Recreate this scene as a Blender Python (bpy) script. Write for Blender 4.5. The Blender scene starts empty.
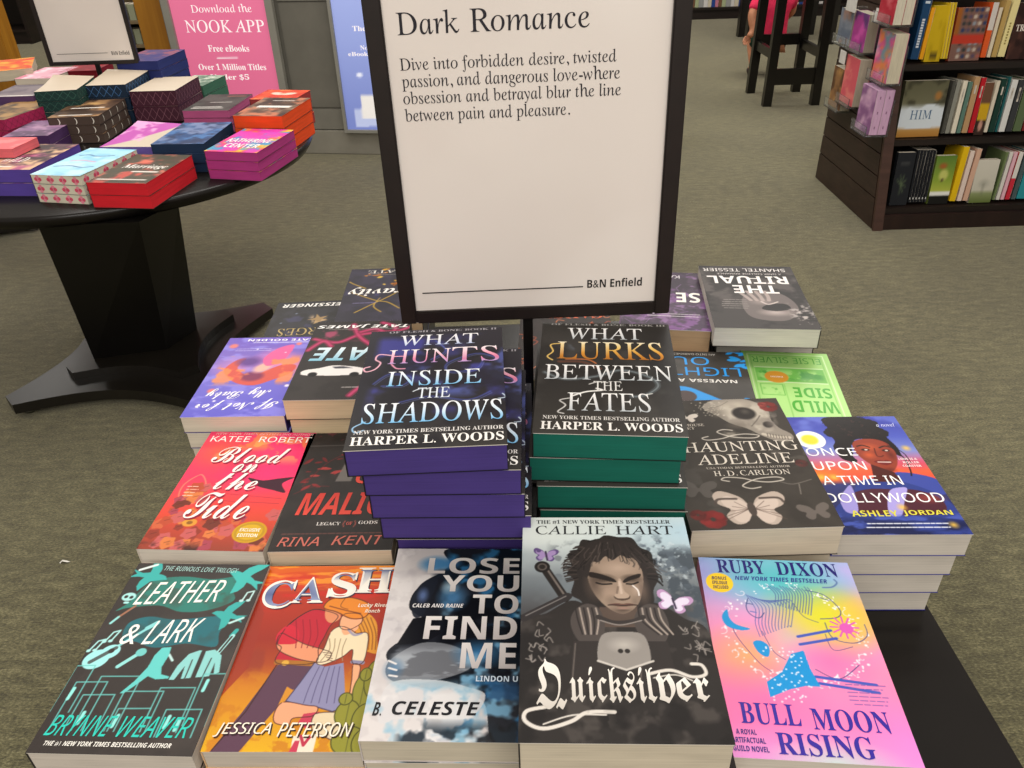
import bpy, math, random
import numpy as np
from mathutils import Vector, Matrix

SC = bpy.context.scene
COL = SC.collection
PI = math.pi
random.seed(7)

# ------------------------------------------------------------------ camera
FPX, TILT, ROLL, CAMZ = 784.67, 0.56954, 0.031423, 1.13
_F = np.array([0, math.cos(TILT), -math.sin(TILT)])
_D = np.array([0, -math.sin(TILT), -math.cos(TILT)])


def at(u, v, z):
    """world point at height z that the photograph shows at pixel u, v"""
    x, y = u - 512.0, v - 384.0
    c, s = math.cos(ROLL), math.sin(ROLL)
    r = _F * FPX + np.array([1.0, 0, 0]) * (c * x - s * y) + _D * (s * x + c * y)
    k = (z - CAMZ) / r[2]
    return Vector((r[0] * k, r[1] * k, z))


def make_camera():
    cam = bpy.data.cameras.new('camera')
    cam.sensor_fit = 'HORIZONTAL'
    cam.sensor_width = 36.0
    cam.lens = 36.0 * FPX / 1024.0
    cam.clip_start = 0.02
    o = bpy.data.objects.new('camera', cam)
    COL.objects.link(o)
    c, s = math.cos(ROLL), math.sin(ROLL)
    R0, U0 = np.array([1.0, 0, 0]), -_D
    right = R0 * c + (-U0) * s
    up = R0 * s + U0 * c
    m = Matrix((right, up, -_F)).transposed().to_4x4()
    m.translation = (0, 0, CAMZ)
    o.matrix_world = m
    SC.camera = o


make_camera()

# ------------------------------------------------------------------ colour


def lin(c):
    c = np.asarray(c, float)
    return np.where(c <= .04045, c / 12.92, ((c + .055) / 1.055) ** 2.4)


def hx(h):
    if not isinstance(h, str):
        return np.asarray(h, float)
    return np.array([int(h[i:i + 2], 16) / 255.0 for i in (0, 2, 4)])


def lx(h):
    return tuple(lin(hx(h))) + (1.0,)


# ------------------------------------------------------------------ materials
_M = {}


def nodes(name):
    m = bpy.data.materials.new(name)
    m.use_nodes = True
    nt = m.node_tree
    b = nt.nodes['Principled BSDF']
    return m, nt, b


def tex(nt, kind, scale, coord='Object', stretch=None, detail=3.0, rough=.55):
    tc = nt.nodes.new('ShaderNodeTexCoord')
    t = nt.nodes.new(kind)
    src = tc.outputs[coord]
    if stretch:
        mp = nt.nodes.new('ShaderNodeMapping')
        mp.inputs['Scale'].default_value = stretch
        nt.links.new(src, mp.inputs[0])
        src = mp.outputs[0]
    nt.links.new(src, t.inputs['Vector'])
    t.inputs['Scale'].default_value = scale
    if 'Detail' in t.inputs:
        t.inputs['Detail'].default_value = detail
        t.inputs['Roughness'].default_value = rough
    return t


def ramp(nt, src, stops):
    r = nt.nodes.new('ShaderNodeValToRGB')
    e = r.color_ramp.elements
    while len(e) < len(stops):
        e.new(.5)
    for i, (p, c) in enumerate(stops):
        e[i].position = p
        e[i].color = lx(c)
    nt.links.new(src, r.inputs[0])
    return r.outputs[0]


def bump(nt, b, src, strength, dist=.001):
    bp = nt.nodes.new('ShaderNodeBump')
    bp.inputs['Strength'].default_value = strength
    bp.inputs['Distance'].default_value = dist
    nt.links.new(src, bp.inputs['Height'])
    nt.links.new(bp.outputs[0], b.inputs['Normal'])


def shade(c, k):
    return np.clip(hx(c) * k, 0, 1)


def mat(color, rough=.5, spec=.5, var=.08, scale=30, name='painted', metal=0):
    key = (str(color), rough, spec, var, scale, metal)
    if key in _M:
        return _M[key]
    m, nt, b = nodes(name)
    t = tex(nt, 'ShaderNodeTexNoise', scale)
    c = ramp(nt, t.outputs[0], [(.3, shade(color, 1 - var)), (.7, shade(color, 1 + var))])
    nt.links.new(c, b.inputs['Base Color'])
    b.inputs['Roughness'].default_value = rough
    b.inputs['Specular IOR Level'].default_value = spec
    b.inputs['Metallic'].default_value = metal
    _M[key] = m
    return m


def pages(color):
    key = 'pages' + str(color)
    if key in _M:
        return _M[key]
    m, nt, b = nodes('page_edges')
    t = tex(nt, 'ShaderNodeTexNoise', 1.0, stretch=(4, 4, 900), detail=2)
    t2 = tex(nt, 'ShaderNodeTexNoise', 1.0, stretch=(14, 14, 90), detail=2)
    mx = nt.nodes.new('ShaderNodeMath')
    mx.operation = 'ADD'
    nt.links.new(t.outputs[0], mx.inputs[0])
    nt.links.new(t2.outputs[0], mx.inputs[1])
    mh = nt.nodes.new('ShaderNodeMath')
    mh.operation = 'MULTIPLY'
    mh.inputs[1].default_value = .5
    nt.links.new(mx.outputs[0], mh.inputs[0])
    c = ramp(nt, mh.outputs[0], [(.3, shade(color, .9)), (.5, hx(color)), (.7, shade(color, 1.05))])
    nt.links.new(c, b.inputs['Base Color'])
    b.inputs['Roughness'].default_value = .75
    b.inputs['Specular IOR Level'].default_value = .25
    bump(nt, b, mh.outputs[0], .25, .0006)
    _M[key] = m
    return m


def printed(rough=.36, emit=0.0, spec=.14):
    key = ('printed', rough, emit, spec)
    if key in _M:
        return _M[key]
    m, nt, b = nodes('printed_surface')
    a = nt.nodes.new('ShaderNodeAttribute')
    a.attribute_name = 'Col'
    nt.links.new(a.outputs['Color'], b.inputs['Base Color'])
    b.inputs['Roughness'].default_value = rough
    b.inputs['Specular IOR Level'].default_value = spec
    if emit:
        nt.links.new(a.outputs['Color'], b.inputs['Emission Color'])
        b.inputs['Emission Strength'].default_value = emit
    _M[key] = m
    return m


def carpet_material():
    m, nt, b = nodes('olive_carpet')
    t = tex(nt, 'ShaderNodeTexNoise', 1.0, stretch=(150, 330, 1), detail=3, rough=.7)
    t2 = tex(nt, 'ShaderNodeTexNoise', 3.0, detail=4)
    t3 = tex(nt, 'ShaderNodeTexNoise', 1.0, stretch=(22, 60, 1), detail=2)
    mx = nt.nodes.new('ShaderNodeMix')
    mx.inputs[0].default_value = .3
    nt.links.new(t.outputs[0], mx.inputs[2])
    nt.links.new(t3.outputs[0], mx.inputs[3])
    c = ramp(nt, mx.outputs[0], [(.38, '2a2716'), (.46, '4a462c'), (.54, '605b3d'), (.63, '857f5c')])
    c2 = ramp(nt, t2.outputs[0], [(.3, 'd8d8d8'), (.7, 'ffffff')])
    ml = nt.nodes.new('ShaderNodeMix')
    ml.data_type = 'RGBA'
    ml.blend_type = 'MULTIPLY'
    ml.inputs[0].default_value = 1
    nt.links.new(c, ml.inputs[6])
    nt.links.new(c2, ml.inputs[7])
    nt.links.new(ml.outputs[2], b.inputs['Base Color'])
    b.inputs['Roughness'].default_value = 1
    b.inputs['Specular IOR Level'].default_value = .1
    b.inputs['Sheen Weight'].default_value = .7
    b.inputs['Sheen Roughness'].default_value = .6
    b.inputs['Sheen Tint'].default_value = lx('cbc6b4')
    bump(nt, b, mx.outputs[0], .5, .004)
    return m


def wood_material(a, c, name, rough=.4, st=(3, 3, 30)):
    m, nt, b = nodes(name)
    t = tex(nt, 'ShaderNodeTexNoise', 1.0, stretch=st, detail=4)
    col = ramp(nt, t.outputs[0], [(.3, a), (.7, c)])
    nt.links.new(col, b.inputs['Base Color'])
    b.inputs['Roughness'].default_value = rough
    b.inputs['Specular IOR Level'].default_value = .4
    return m


BLACK = mat('16130f', .32, .5, .15, 8, 'black_lacquer')
BLACKT = mat('171412', .25, .3, .1, 8, 'black_table_top')
FRAME = mat('1d1512', .45, .4, .1, 40, 'dark_frame')
BROWN = wood_material('2c1d17', '3d2b23', 'brown_laminate', .45, (4, 12, 60))
DARKWOOD = wood_material('160f0c', '241914', 'dark_shelf_wood', .45, (4, 4, 30))
OAK = wood_material('9a6416', 'b57c22', 'honey_wood', .45, (30, 30, 2))
CHROME = mat('8a8a88', .3, .5, .05, 20, 'steel', 1)

# ------------------------------------------------------------------ mesh helpers


def link(name, verts, faces, material, parent=None, cols=None, smooth=False, mats=None, fm=None):
    me = bpy.data.meshes.new(name)
    me.from_pydata([tuple(v) for v in verts], [], [tuple(f) for f in faces])
    for m in (mats or [material]):
        me.materials.append(m)
    if fm is not None:
        me.polygons.foreach_set('material_index', np.asarray(fm, dtype=np.int32))
    if cols is not None:
        a = me.color_attributes.new('Col', 'FLOAT_COLOR', 'POINT')
        a.data.foreach_set('color', np.asarray(cols, dtype=np.float32).ravel())
    if smooth:
        me.polygons.foreach_set('use_smooth', np.ones(len(me.polygons), dtype=bool))
    me.update()
    o = bpy.data.objects.new(name, me)
    COL.objects.link(o)
    if parent:
        o.parent = parent
    return o


class MB:
    def __init__(s):
        s.v, s.f = [], []

    def add(s, v, f):
        n = len(s.v)
        s.v += [tuple(p) for p in v]
        s.f += [tuple(i + n for i in q) for q in f]
        return s

    def box(s, x0, x1, y0, y1, z0, z1, bev=0.0):
        if bev <= 0:
            v = [(x, y, z) for z in (z0, z1) for y in (y0, y1) for x in (x0, x1)]
            return s.add(v, [(0, 2, 3, 1), (4, 5, 7, 6), (0, 1, 5, 4), (2, 6, 7, 3), (0, 4, 6, 2), (1, 3, 7, 5)])
        # chamfered in every direction
        import bmesh
        bm = bmesh.new()
        bmesh.ops.create_cube(bm, size=1)
        for q in bm.verts:
            q.co = Vector(((x0 + x1) / 2 + q.co.x * (x1 - x0), (y0 + y1) / 2 + q.co.y * (y1 - y0),
                           (z0 + z1) / 2 + q.co.z * (z1 - z0)))
        bmesh.ops.bevel(bm, geom=bm.edges[:], offset=bev, segments=2, affect='EDGES')
        bm.verts.index_update()
        s.add([q.co for q in bm.verts], [[q.index for q in f.verts] for f in bm.faces])
        bm.free()
        return s

    def prism(s, pts, z0, z1):
        n = len(pts)
        v = [(p[0], p[1], z0) for p in pts] + [(p[0], p[1], z1) for p in pts]
        f = [tuple(range(n))[::-1], tuple(range(n, 2 * n))]
        f += [(i, (i + 1) % n, n + (i + 1) % n, n + i) for i in range(n)]
        return s.add(v, f)

    def lathe(s, prof, n=64, cx=0, cy=0):
        v, f = [], []
        for r, z in prof:
            for i in range(n):
                a = 2 * PI * i / n
                v.append((cx + r * math.cos(a), cy + r * math.sin(a), z))
        for j in range(len(prof) - 1):
            for i in range(n):
                k = (i + 1) % n
                f.append((j * n + i, j * n + k, (j + 1) * n + k, (j + 1) * n + i))
        f.append(tuple(range(n))[::-1])
        f.append(tuple(range((len(prof) - 1) * n, len(prof) * n)))
        return s.add(v, f)

    def bar(s, a, b, wx, wy):
        """square bar between two points, cross-section along x and y"""
        v = []
        for p in (a, b):
            v += [(p[0] - wx / 2, p[1] - wy / 2, p[2]), (p[0] + wx / 2, p[1] - wy / 2, p[2]),
                  (p[0] + wx / 2, p[1] + wy / 2, p[2]), (p[0] - wx / 2, p[1] + wy / 2, p[2])]
        return s.add(v, [(3, 2, 1, 0), (4, 5, 6, 7), (0, 1, 5, 4), (1, 2, 6, 5), (2, 3, 7, 6), (3, 0, 4, 7)])

    def out(s, name, m, parent=None, smooth=False):
        return link(name, s.v, s.f, m, parent, smooth=smooth)


def thing(name, label, cat, loc=(0, 0, 0), rot=(0, 0, 0), group=None):
    o = bpy.data.objects.new(name, None)
    o.empty_display_size = .05
    COL.objects.link(o)
    o.location = loc
    o.rotation_euler = rot
    tag(o, label, cat, group)
    return o


def tag(o, label, cat, group=None):
    o['label'] = label
    o['category'] = cat
    if group:
        o['group'] = group
    return o


KIDS = {}


def dup(root, loc, rot=None, label=None, group=None):
    r = root.copy()
    COL.objects.link(r)
    r.location = loc
    if rot is not None:
        r.rotation_euler = rot
    if label:
        r['label'] = label
    if group:
        r['group'] = group
    for ch in list(root.children):
        c = ch.copy()
        COL.objects.link(c)
        c.parent = r
        for g in list(ch.children):
            d = g.copy()
            COL.objects.link(d)
            d.parent = c
    return r


def structure(o):
    o['kind'] = 'structure'
    return o


# ------------------------------------------------------------------ lettering
BASES = dict(serifb=(0x1D400, 0x1D41A), ital=(0x1D434, 0x1D44E), serif=(0x1D434, 0x1D44E), italb=(0x1D468, 0x1D482),
             script=(0x1D4D0, 0x1D4EA), frak=(0x1D56C, 0x1D586), sans=(0x1D5A0, 0x1D5BA), sansb=(0x1D5D4, 0x1D5EE),
             sansi=(0x1D608, 0x1D622), sansbi=(0x1D63C, 0x1D656))
DIG = dict(serifb=0x1D7CE, sans=0x1D7E2, sansb=0x1D7EC)
_TXT, _RAW = {}, {}


def glyphs(s, style):
    """outline of a word as flat polygons, scaled to the unit box"""
    key = (s, style)
    if key in _TXT:
        return _TXT[key]
    body = ''
    if style in BASES:
        bu, bl = BASES[style]
        for c in s:
            if 'A' <= c <= 'Z':
                body += chr(bu + ord(c) - 65)
            elif style in ('ital', 'serif') and c == 'h':
                body += chr(0x210E)
            elif 'a' <= c <= 'z':
                body += chr(bl + ord(c) - 97)
            elif c.isdigit() and style in DIG:
                body += chr(DIG[style] + int(c))
            else:
                body += c
    else:
        body = s
    cu = bpy.data.curves.new('lettering', 'FONT')
    cu.body = body
    cu.resolution_u = 3
    if style == 'serif':
        cu.shear = -.25
    o = bpy.data.objects.new('lettering', cu)
    me = bpy.data.meshes.new_from_object(o)
    n = len(me.vertices)
    co = np.zeros(n * 3)
    me.vertices.foreach_get('co', co)
    co = co.reshape(-1, 3)[:, :2]
    faces = [tuple(p.vertices) for p in me.polygons]
    bpy.data.objects.remove(o)
    bpy.data.meshes.remove(me)
    bpy.data.curves.remove(cu)
    lo, hi = co.min(0), co.max(0)
    raw = co[:, 1].copy()
    co = (co - lo) / np.maximum(hi - lo, 1e-6)
    _TXT[key] = (co, faces)
    _RAW[key] = raw
    return _TXT[key]


# ------------------------------------------------------------------ painter for the printed covers


def catmull(p, closed=True, n=6):
    p = np.asarray(p, float)
    m = len(p)
    out = []
    rng = range(m) if closed else range(m - 1)
    for i in rng:
        g = (lambda k: p[k % m]) if closed else (lambda k: p[min(max(k, 0), m - 1)])
        a, b, c, d = g(i - 1), g(i), g(i + 1), g(i + 2)
        for t in np.arange(n) / n:
            out.append(.5 * ((2 * b) + (c - a) * t + (2 * a - 5 * b + 4 * c - d) * t * t + (3 * b - a - 3 * c + d) * t ** 3))
    if not closed:
        out.append(p[-1])
    return np.array(out)


def vnoise(U, V, seed, octaves=4):
    r = np.random.RandomState(seed)
    tot, amp, out = 0, 1.0, 0
    for k in range(octaves):
        g = r.rand(64, 64)
        x, y = U * 2 ** k, V * 2 ** k
        xi, yi = np.floor(x).astype(int), np.floor(y).astype(int)
        fx, fy = x - xi, y - yi
        fx, fy = fx * fx * (3 - 2 * fx), fy * fy * (3 - 2 * fy)
        a, b = g[yi % 64, xi % 64], g[yi % 64, (xi + 1) % 64]
        c, d = g[(yi + 1) % 64, xi % 64], g[(yi + 1) % 64, (xi + 1) % 64]
        out = out + amp * ((a * (1 - fx) + b * fx) * (1 - fy) + (c * (1 - fx) + d * fx) * fy)
        tot += amp
        amp *= .55
    return out / tot


class Paint:
    """u runs left to right, v runs top to bottom, both 0..1; widths are in units of the cover's width"""

    def __init__(s, W, aspect, bg, ss=2):
        s.W, s.H, s.ss, s.a = W, int(round(W * aspect)), ss, aspect
        w, h = s.W * ss, s.H * ss
        s.U, s.V = np.meshgrid((np.arange(w) + .5) / w, (np.arange(h) + .5) / h)
        s.X, s.Y = s.U, s.V * aspect
        s.img = np.ones((h, w, 3)) * hx(bg)
        s.px = 1.0 / w
        s.txt = []
        s.dv = 0.0

    def blend(s, mask, col):
        s.img = s.img * (1 - mask[..., None]) + hx(col) * mask[..., None]

    def sub(s, x0, x1, y0, y1):
        h, w = s.X.shape
        i0, i1 = max(0, int(x0 * w) - 2), min(w, int(x1 * w) + 3)
        j0, j1 = max(0, int(y0 / s.a * h) - 2), min(h, int(y1 / s.a * h) + 3)
        return slice(j0, j1), slice(i0, i1)

    def put(s, sl, mask, col):
        a = s.img[sl]
        s.img[sl] = a * (1 - mask[..., None]) + hx(col) * mask[..., None]

    def grad(s, stops, alpha=1, horiz=False):
        t = s.U if horiz else s.V
        ps = [p for p, _ in stops]
        cs = np.array([hx(c) for _, c in stops])
        g = np.stack([np.interp(t, ps, cs[:, k]) for k in range(3)], -1)
        s.img = s.img * (1 - alpha) + g * alpha

    def noise(s, col, scale, seed, lo=.45, hi=.65, alpha=1, sy=1, rng=None):
        n = vnoise(s.X * scale, s.Y * scale * sy, seed)
        m = np.clip((n - lo) / (hi - lo), 0, 1) * alpha
        if rng:
            u0, u1, v0, v1 = rng
            e = .06
            m = m * np.clip((s.U - u0) / e, 0, 1) * np.clip((u1 - s.U) / e, 0, 1) * np.clip((s.V - v0) / e, 0, 1) * np.clip((v1 - s.V) / e, 0, 1)
        s.blend(m, col)

    def poly(s, pts, col, alpha=1, smooth=False):
        p = np.asarray(pts, float) + [0, s.dv]
        if smooth:
            p = catmull(p)
        p = p * [1, s.a]
        sl = s.sub(p[:, 0].min(), p[:, 0].max(), p[:, 1].min(), p[:, 1].max())
        X, Y = s.X[sl], s.Y[sl]
        if X.size == 0:
            return
        ins = np.zeros(X.shape, bool)
        q = np.roll(p, -1, 0)
        for (xa, ya), (xb, yb) in zip(p, q):
            if ya == yb:
                continue
            c = ((ya > Y) != (yb > Y)) & (X < (xb - xa) * (Y - ya) / (yb - ya) + xa)
            ins ^= c
        s.put(sl, ins * float(alpha), col)

    def line(s, pts, w, col, alpha=1, smooth=False, closed=False):
        p = np.asarray(pts, float) + [0, s.dv]
        if smooth:
            p = catmull(p, closed)
        elif closed:
            p = np.vstack([p, p[:1]])
        p = p * [1, s.a]
        sl = s.sub(p[:, 0].min() - w, p[:, 0].max() + w, p[:, 1].min() - w, p[:, 1].max() + w)
        X, Y = s.X[sl], s.Y[sl]
        if X.size == 0:
            return
        d = np.full(X.shape, 9.0)
        for (xa, ya), (xb, yb) in zip(p[:-1], p[1:]):
            dx, dy = xb - xa, yb - ya
            L = dx * dx + dy * dy + 1e-12
            t = np.clip(((X - xa) * dx + (Y - ya) * dy) / L, 0, 1)
            d = np.minimum(d, np.hypot(X - xa - t * dx, Y - ya - t * dy))
        s.put(sl, np.clip((w / 2 - d) / s.px + .5, 0, 1) * alpha, col)

    def ell(s, cx, cy, rx, ry, col, alpha=1, soft=0, rot=0):
        cy = cy + s.dv
        c, n = math.cos(rot), math.sin(rot)
        R = max(rx, ry) * 1.05
        sl = s.sub(cx - R, cx + R, cy * s.a - R, cy * s.a + R)
        dx, dy = s.X[sl] - cx, s.Y[sl] - cy * s.a
        r = np.hypot((dx * c + dy * n) / rx, (-dx * n + dy * c) / ry)
        m = np.clip((1 - r) / soft, 0, 1) if soft else np.clip((1 - r) * min(rx, ry) / s.px + .5, 0, 1)
        s.put(sl, m * alpha, col)

    def shape(s, pts, cx, cy, k, col, rot=0, alpha=1, smooth=False, sx=1):
        c, n = math.cos(rot), math.sin(rot)
        q = [(cx + k * (x * sx * c - y * n), cy + k * (x * sx * n + y * c) / s.a) for x, y in pts]
        s.poly(q, col, alpha, smooth)

    def stripes(s, u0, u1, v0, v1, rows, col, seed=0, w=.008, alpha=1):
        """illegible small print as broken rules"""
        r = random.Random(seed)
        for k in range(rows):
            v = v0 + (v1 - v0) * (k + .5) / rows
            u = u0 + r.uniform(0, .1) * (u1 - u0)
            end = u1 - r.uniform(0, .15) * (u1 - u0)
            while u < end:
                e = min(end, u + r.uniform(.02, .06))
                s.line([(u, v), (e, v)], w, col, alpha)
                u = e + .012

    def T(s, t, style, u0, u1, v0, v1, col='f0ebe2', slant=0, rise=0, grow=0):
        s.txt.append((t, style, u0, u1, v0, v1, col, slant, rise, grow))

    def result(s):
        h, w = s.H, s.W
        im = s.img.reshape(h, s.ss, w, s.ss, 3).mean((1, 3))
        return lin(np.clip(im, 0, 1))


def colour_at(col, U, V):
    """text colour: a hex, or a list of (t, hex) along the word's height"""
    if isinstance(col, (list, tuple)) and not isinstance(col, str):
        ps = [p for p, _ in col]
        cs = np.array([hx(c) for _, c in col])
        return np.stack([np.interp(V, ps, cs[:, k]) for k in range(3)], -1)
    return np.ones((len(U), 3)) * hx(col)


def sheet(paint, w, l, zf, x_off=0, y_off=0):
    """printed sheet with its lettering; zf(x, y) gives its height"""
    im = paint.result()
    h, n = im.shape[:2]
    us = np.linspace(0, 1, n)
    vs = np.linspace(0, 1, h)
    U, V = np.meshgrid(us, vs)
    X, Y = (U - .5) * w + x_off, (.5 - V) * l + y_off
    Z = zf(X, Y)
    verts = np.stack([X, Y, Z], -1).reshape(-1, 3)
    cols = np.concatenate([im, np.ones((h, n, 1))], -1).reshape(-1, 4)
    idx = np.arange(h * n).reshape(h, n)
    f = np.stack([idx[1:, :-1], idx[1:, 1:], idx[:-1, 1:], idx[:-1, :-1]], -1).reshape(-1, 4)
    faces = [tuple(q) for q in f.tolist()]
    V_, C_ = [verts], [cols]
    off = len(verts)
    for k, (t, style, u0, u1, v0, v1, col, slant, rise, grow) in enumerate(paint.txt):
        onbase = style.endswith('@')
        style = style.rstrip('@')
        co, fs = glyphs(t, style)
        a, b = co[:, 0], co[:, 1]
        if onbase:
            glyphs('H', style)
            b = _RAW[(t, style)] / _RAW[('H', style)].max()
        g = 1 + grow * (a - .5)
        u = u0 + (u1 - u0) * a + slant * (b - .5) * (v1 - v0)
        v = (v0 + v1) / 2 - (v1 - v0) * (b - .5) * g - rise * (a - .5)
        x, y = (u - .5) * w + x_off, (.5 - v) * l + y_off
        z = zf(x, y) + .00025 + .00002 * k
        V_.append(np.stack([x, y, z], -1))
        c = lin(np.clip(colour_at(col, a, 1 - b), 0, 1))
        C_.append(np.concatenate([c, np.ones((len(c), 1))], -1))
        faces += [tuple(i + off for i in q) for q in fs]
        off += len(co)
    return np.concatenate(V_), np.concatenate(C_), faces, (n, h)


# ------------------------------------------------------------------ books
def flat(x, y):
    return np.zeros_like(x)


def book(label, group, w, l, t, art, page='cfc6b6', spine='2a2726', gloss=.36, curl=None, stand=False,
         marks=None, name='paperback', back=None, cat='book', rim='d9d3c8'):
    """paperback lying on its back cover (or standing), spine on the local left. Parts: page_block, cover"""
    r = thing(name, label, cat, group=group)
    oy, oz = (l / 2, -t / 2) if stand else (0.0, 0.0)
    cz = curl or flat
    c = .0007
    m = MB()
    # page block with a slightly hollow fore-edge
    n = 5
    pts = [(-w / 2 + .0012, -l / 2 + .0006), (w / 2 - .0008, -l / 2 + .0006), (w / 2 - .0008, l / 2 - .0006), (-w / 2 + .0012, l / 2 - .0006)]
    m.prism([(x, y + oy) for x, y in pts], c + oz, t - c + oz)
    mats, fm = [pages(page)], [0] * len(m.f)
    if marks:
        for vs, fs, mt in marks(w, l, t):
            if mt not in mats:
                mats.append(mt)
            k = len(m.f)
            m.add([(x, y + oy, z + oz) for x, y, z in vs], fs)
            fm += [mats.index(mt)] * (len(m.f) - k)
    link('page_block', m.v, m.f, None, r, mats=mats, fm=fm)
    V, C, F, (nx, ny) = sheet(art, w, l, lambda x, y: t + oz + cz(x, y - oy), 0, oy)
    V, C, F = V.tolist(), C.tolist(), list(F)
    edge = list(lx(rim))
    sp = list(lx(spine))
    bk = list(lx(back or spine))
    # rim of the front cover
    ring = [j * nx for j in range(ny)] + [(ny - 1) * nx + i for i in range(nx)] + [j * nx + nx - 1 for j in range(ny - 1, -1, -1)] + [i for i in range(nx - 1, -1, -1)]
    base = len(V)
    for i in ring:
        V.append([V[i][0], V[i][1], V[i][2] + .00001]); C.append(edge)
    for i in ring:
        V.append([V[i][0], V[i][1], V[i][2] - c]); C.append(edge)
    N = len(ring)
    for i in range(N - 1):
        F.append((base + i, base + N + i, base + N + i + 1, base + i + 1))
    # spine and back cover
    def slab(x0, x1, y0, y1, z0, z1, col):
        k = len(V)
        for z in (z0, z1):
            for y in (y0, y1):
                for x in (x0, x1):
                    V.append([x, y + oy, z + oz]); C.append(col)
        for q in [(0, 2, 3, 1), (4, 5, 7, 6), (0, 1, 5, 4), (2, 6, 7, 3), (0, 4, 6, 2), (1, 3, 7, 5)]:
            F.append(tuple(k + i for i in q))
    slab(-w / 2, -w / 2 + .0011, -l / 2, l / 2, 0, t - .0001, sp)
    slab(-w / 2 + .0011, w / 2, -l / 2, l / 2, 0, c - .0001, bk)
    # spine lettering
    for (s_, style, a0, a1, b0, b1, col) in getattr(art, 'spine', []):
        co, fs = glyphs(s_, style)
        k = len(V)
        for a, b in co:
            # reads top to bottom: along -y, glyph up towards the front cover's side
            V.append([-w / 2 - .0003, l / 2 - l * (a0 + (a1 - a0) * a) + oy, t * (b0 + (b1 - b0) * b) + oz])
            C.append(list(lx(col)))
        F += [tuple(k + i for i in q) for q in fs]
    for (a0, a1, b0, b1, col) in getattr(art, 'spine_blocks', []):
        k = len(V)
        for a, b in ((a0, b0), (a1, b0), (a1, b1), (a0, b1)):
            V.append([-w / 2 - .00015, l / 2 - l * a + oy, t * b + oz]); C.append(list(lx(col)))
        F.append((k, k + 1, k + 2, k + 3))
    link('cover', V, F, printed(gloss), r, cols=C)
    return r


def put(b, A, B, ztop, w, l, t, flip=False, far=False):
    """lay a book so that its front top edge runs from A towards B (or its far edge when far)"""
    e = (B - A)
    e.z = 0
    e.normalize()
    n = Vector((-e.y, e.x, 0))
    mid = A + e * (w / 2) + n * (-l / 2 if far else l / 2)
    b.location = (mid.x, mid.y, ztop - t)
    b.rotation_euler = (0, 0, math.atan2(e.y, e.x) + (PI if flip else 0))
    return b


ORD = ['topmost', 'second', 'third', 'fourth', 'fifth', 'sixth', 'seventh', 'eighth', 'ninth', 'tenth']


def stack_under(b, t, zfloor, label, group, offs=None, jit=.003, first=1):
    """further copies below a top book, down to the table"""
    z = b.location.z
    k = first
    base = b.location.copy()
    rz = b.rotation_euler.z
    while z - zfloor > t * .55:
        tt = z - t
        dx, dy, dr = (offs[k - first] if offs and k - first < len(offs) else (random.uniform(-jit, jit), random.uniform(-jit, jit), random.uniform(-.01, .01)))
        dup(b, (base.x + dx, base.y + dy, tt), (0, 0, rz + dr), label % ORD[min(k, 9)], group)
        z = tt
        k += 1
    return z


BIRD = [(-1.05, -.02), (-.85, -.2), (-.6, -.24), (-.4, -.22), (-.3, -.6), (.0, -.95), (.55, -1.15), (.4, -.75), (.2, -.4), (.12, -.18), (.5, -.02), (1.15, -.1), (.75, .12), (1.0, .45), (.5, .25), (.2, .22), (.25, .5), (.15, .85), (-.1, 1.1), (-.2, .7), (-.3, .35), (-.6, .18), (-.85, .05)]
FLY = [(0, -.12), (-.25, -.5), (-.75, -.75), (-1, -.55), (-.9, -.2), (-.6, .02), (-.75, .3), (-.55, .6), (-.25, .55), (0, .15),
       (.25, .55), (.55, .6), (.75, .3), (.6, .02), (.9, -.2), (1, -.55), (.75, -.75), (.25, -.5)]

# ------------------------------------------------------------------ covers: front row


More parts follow.
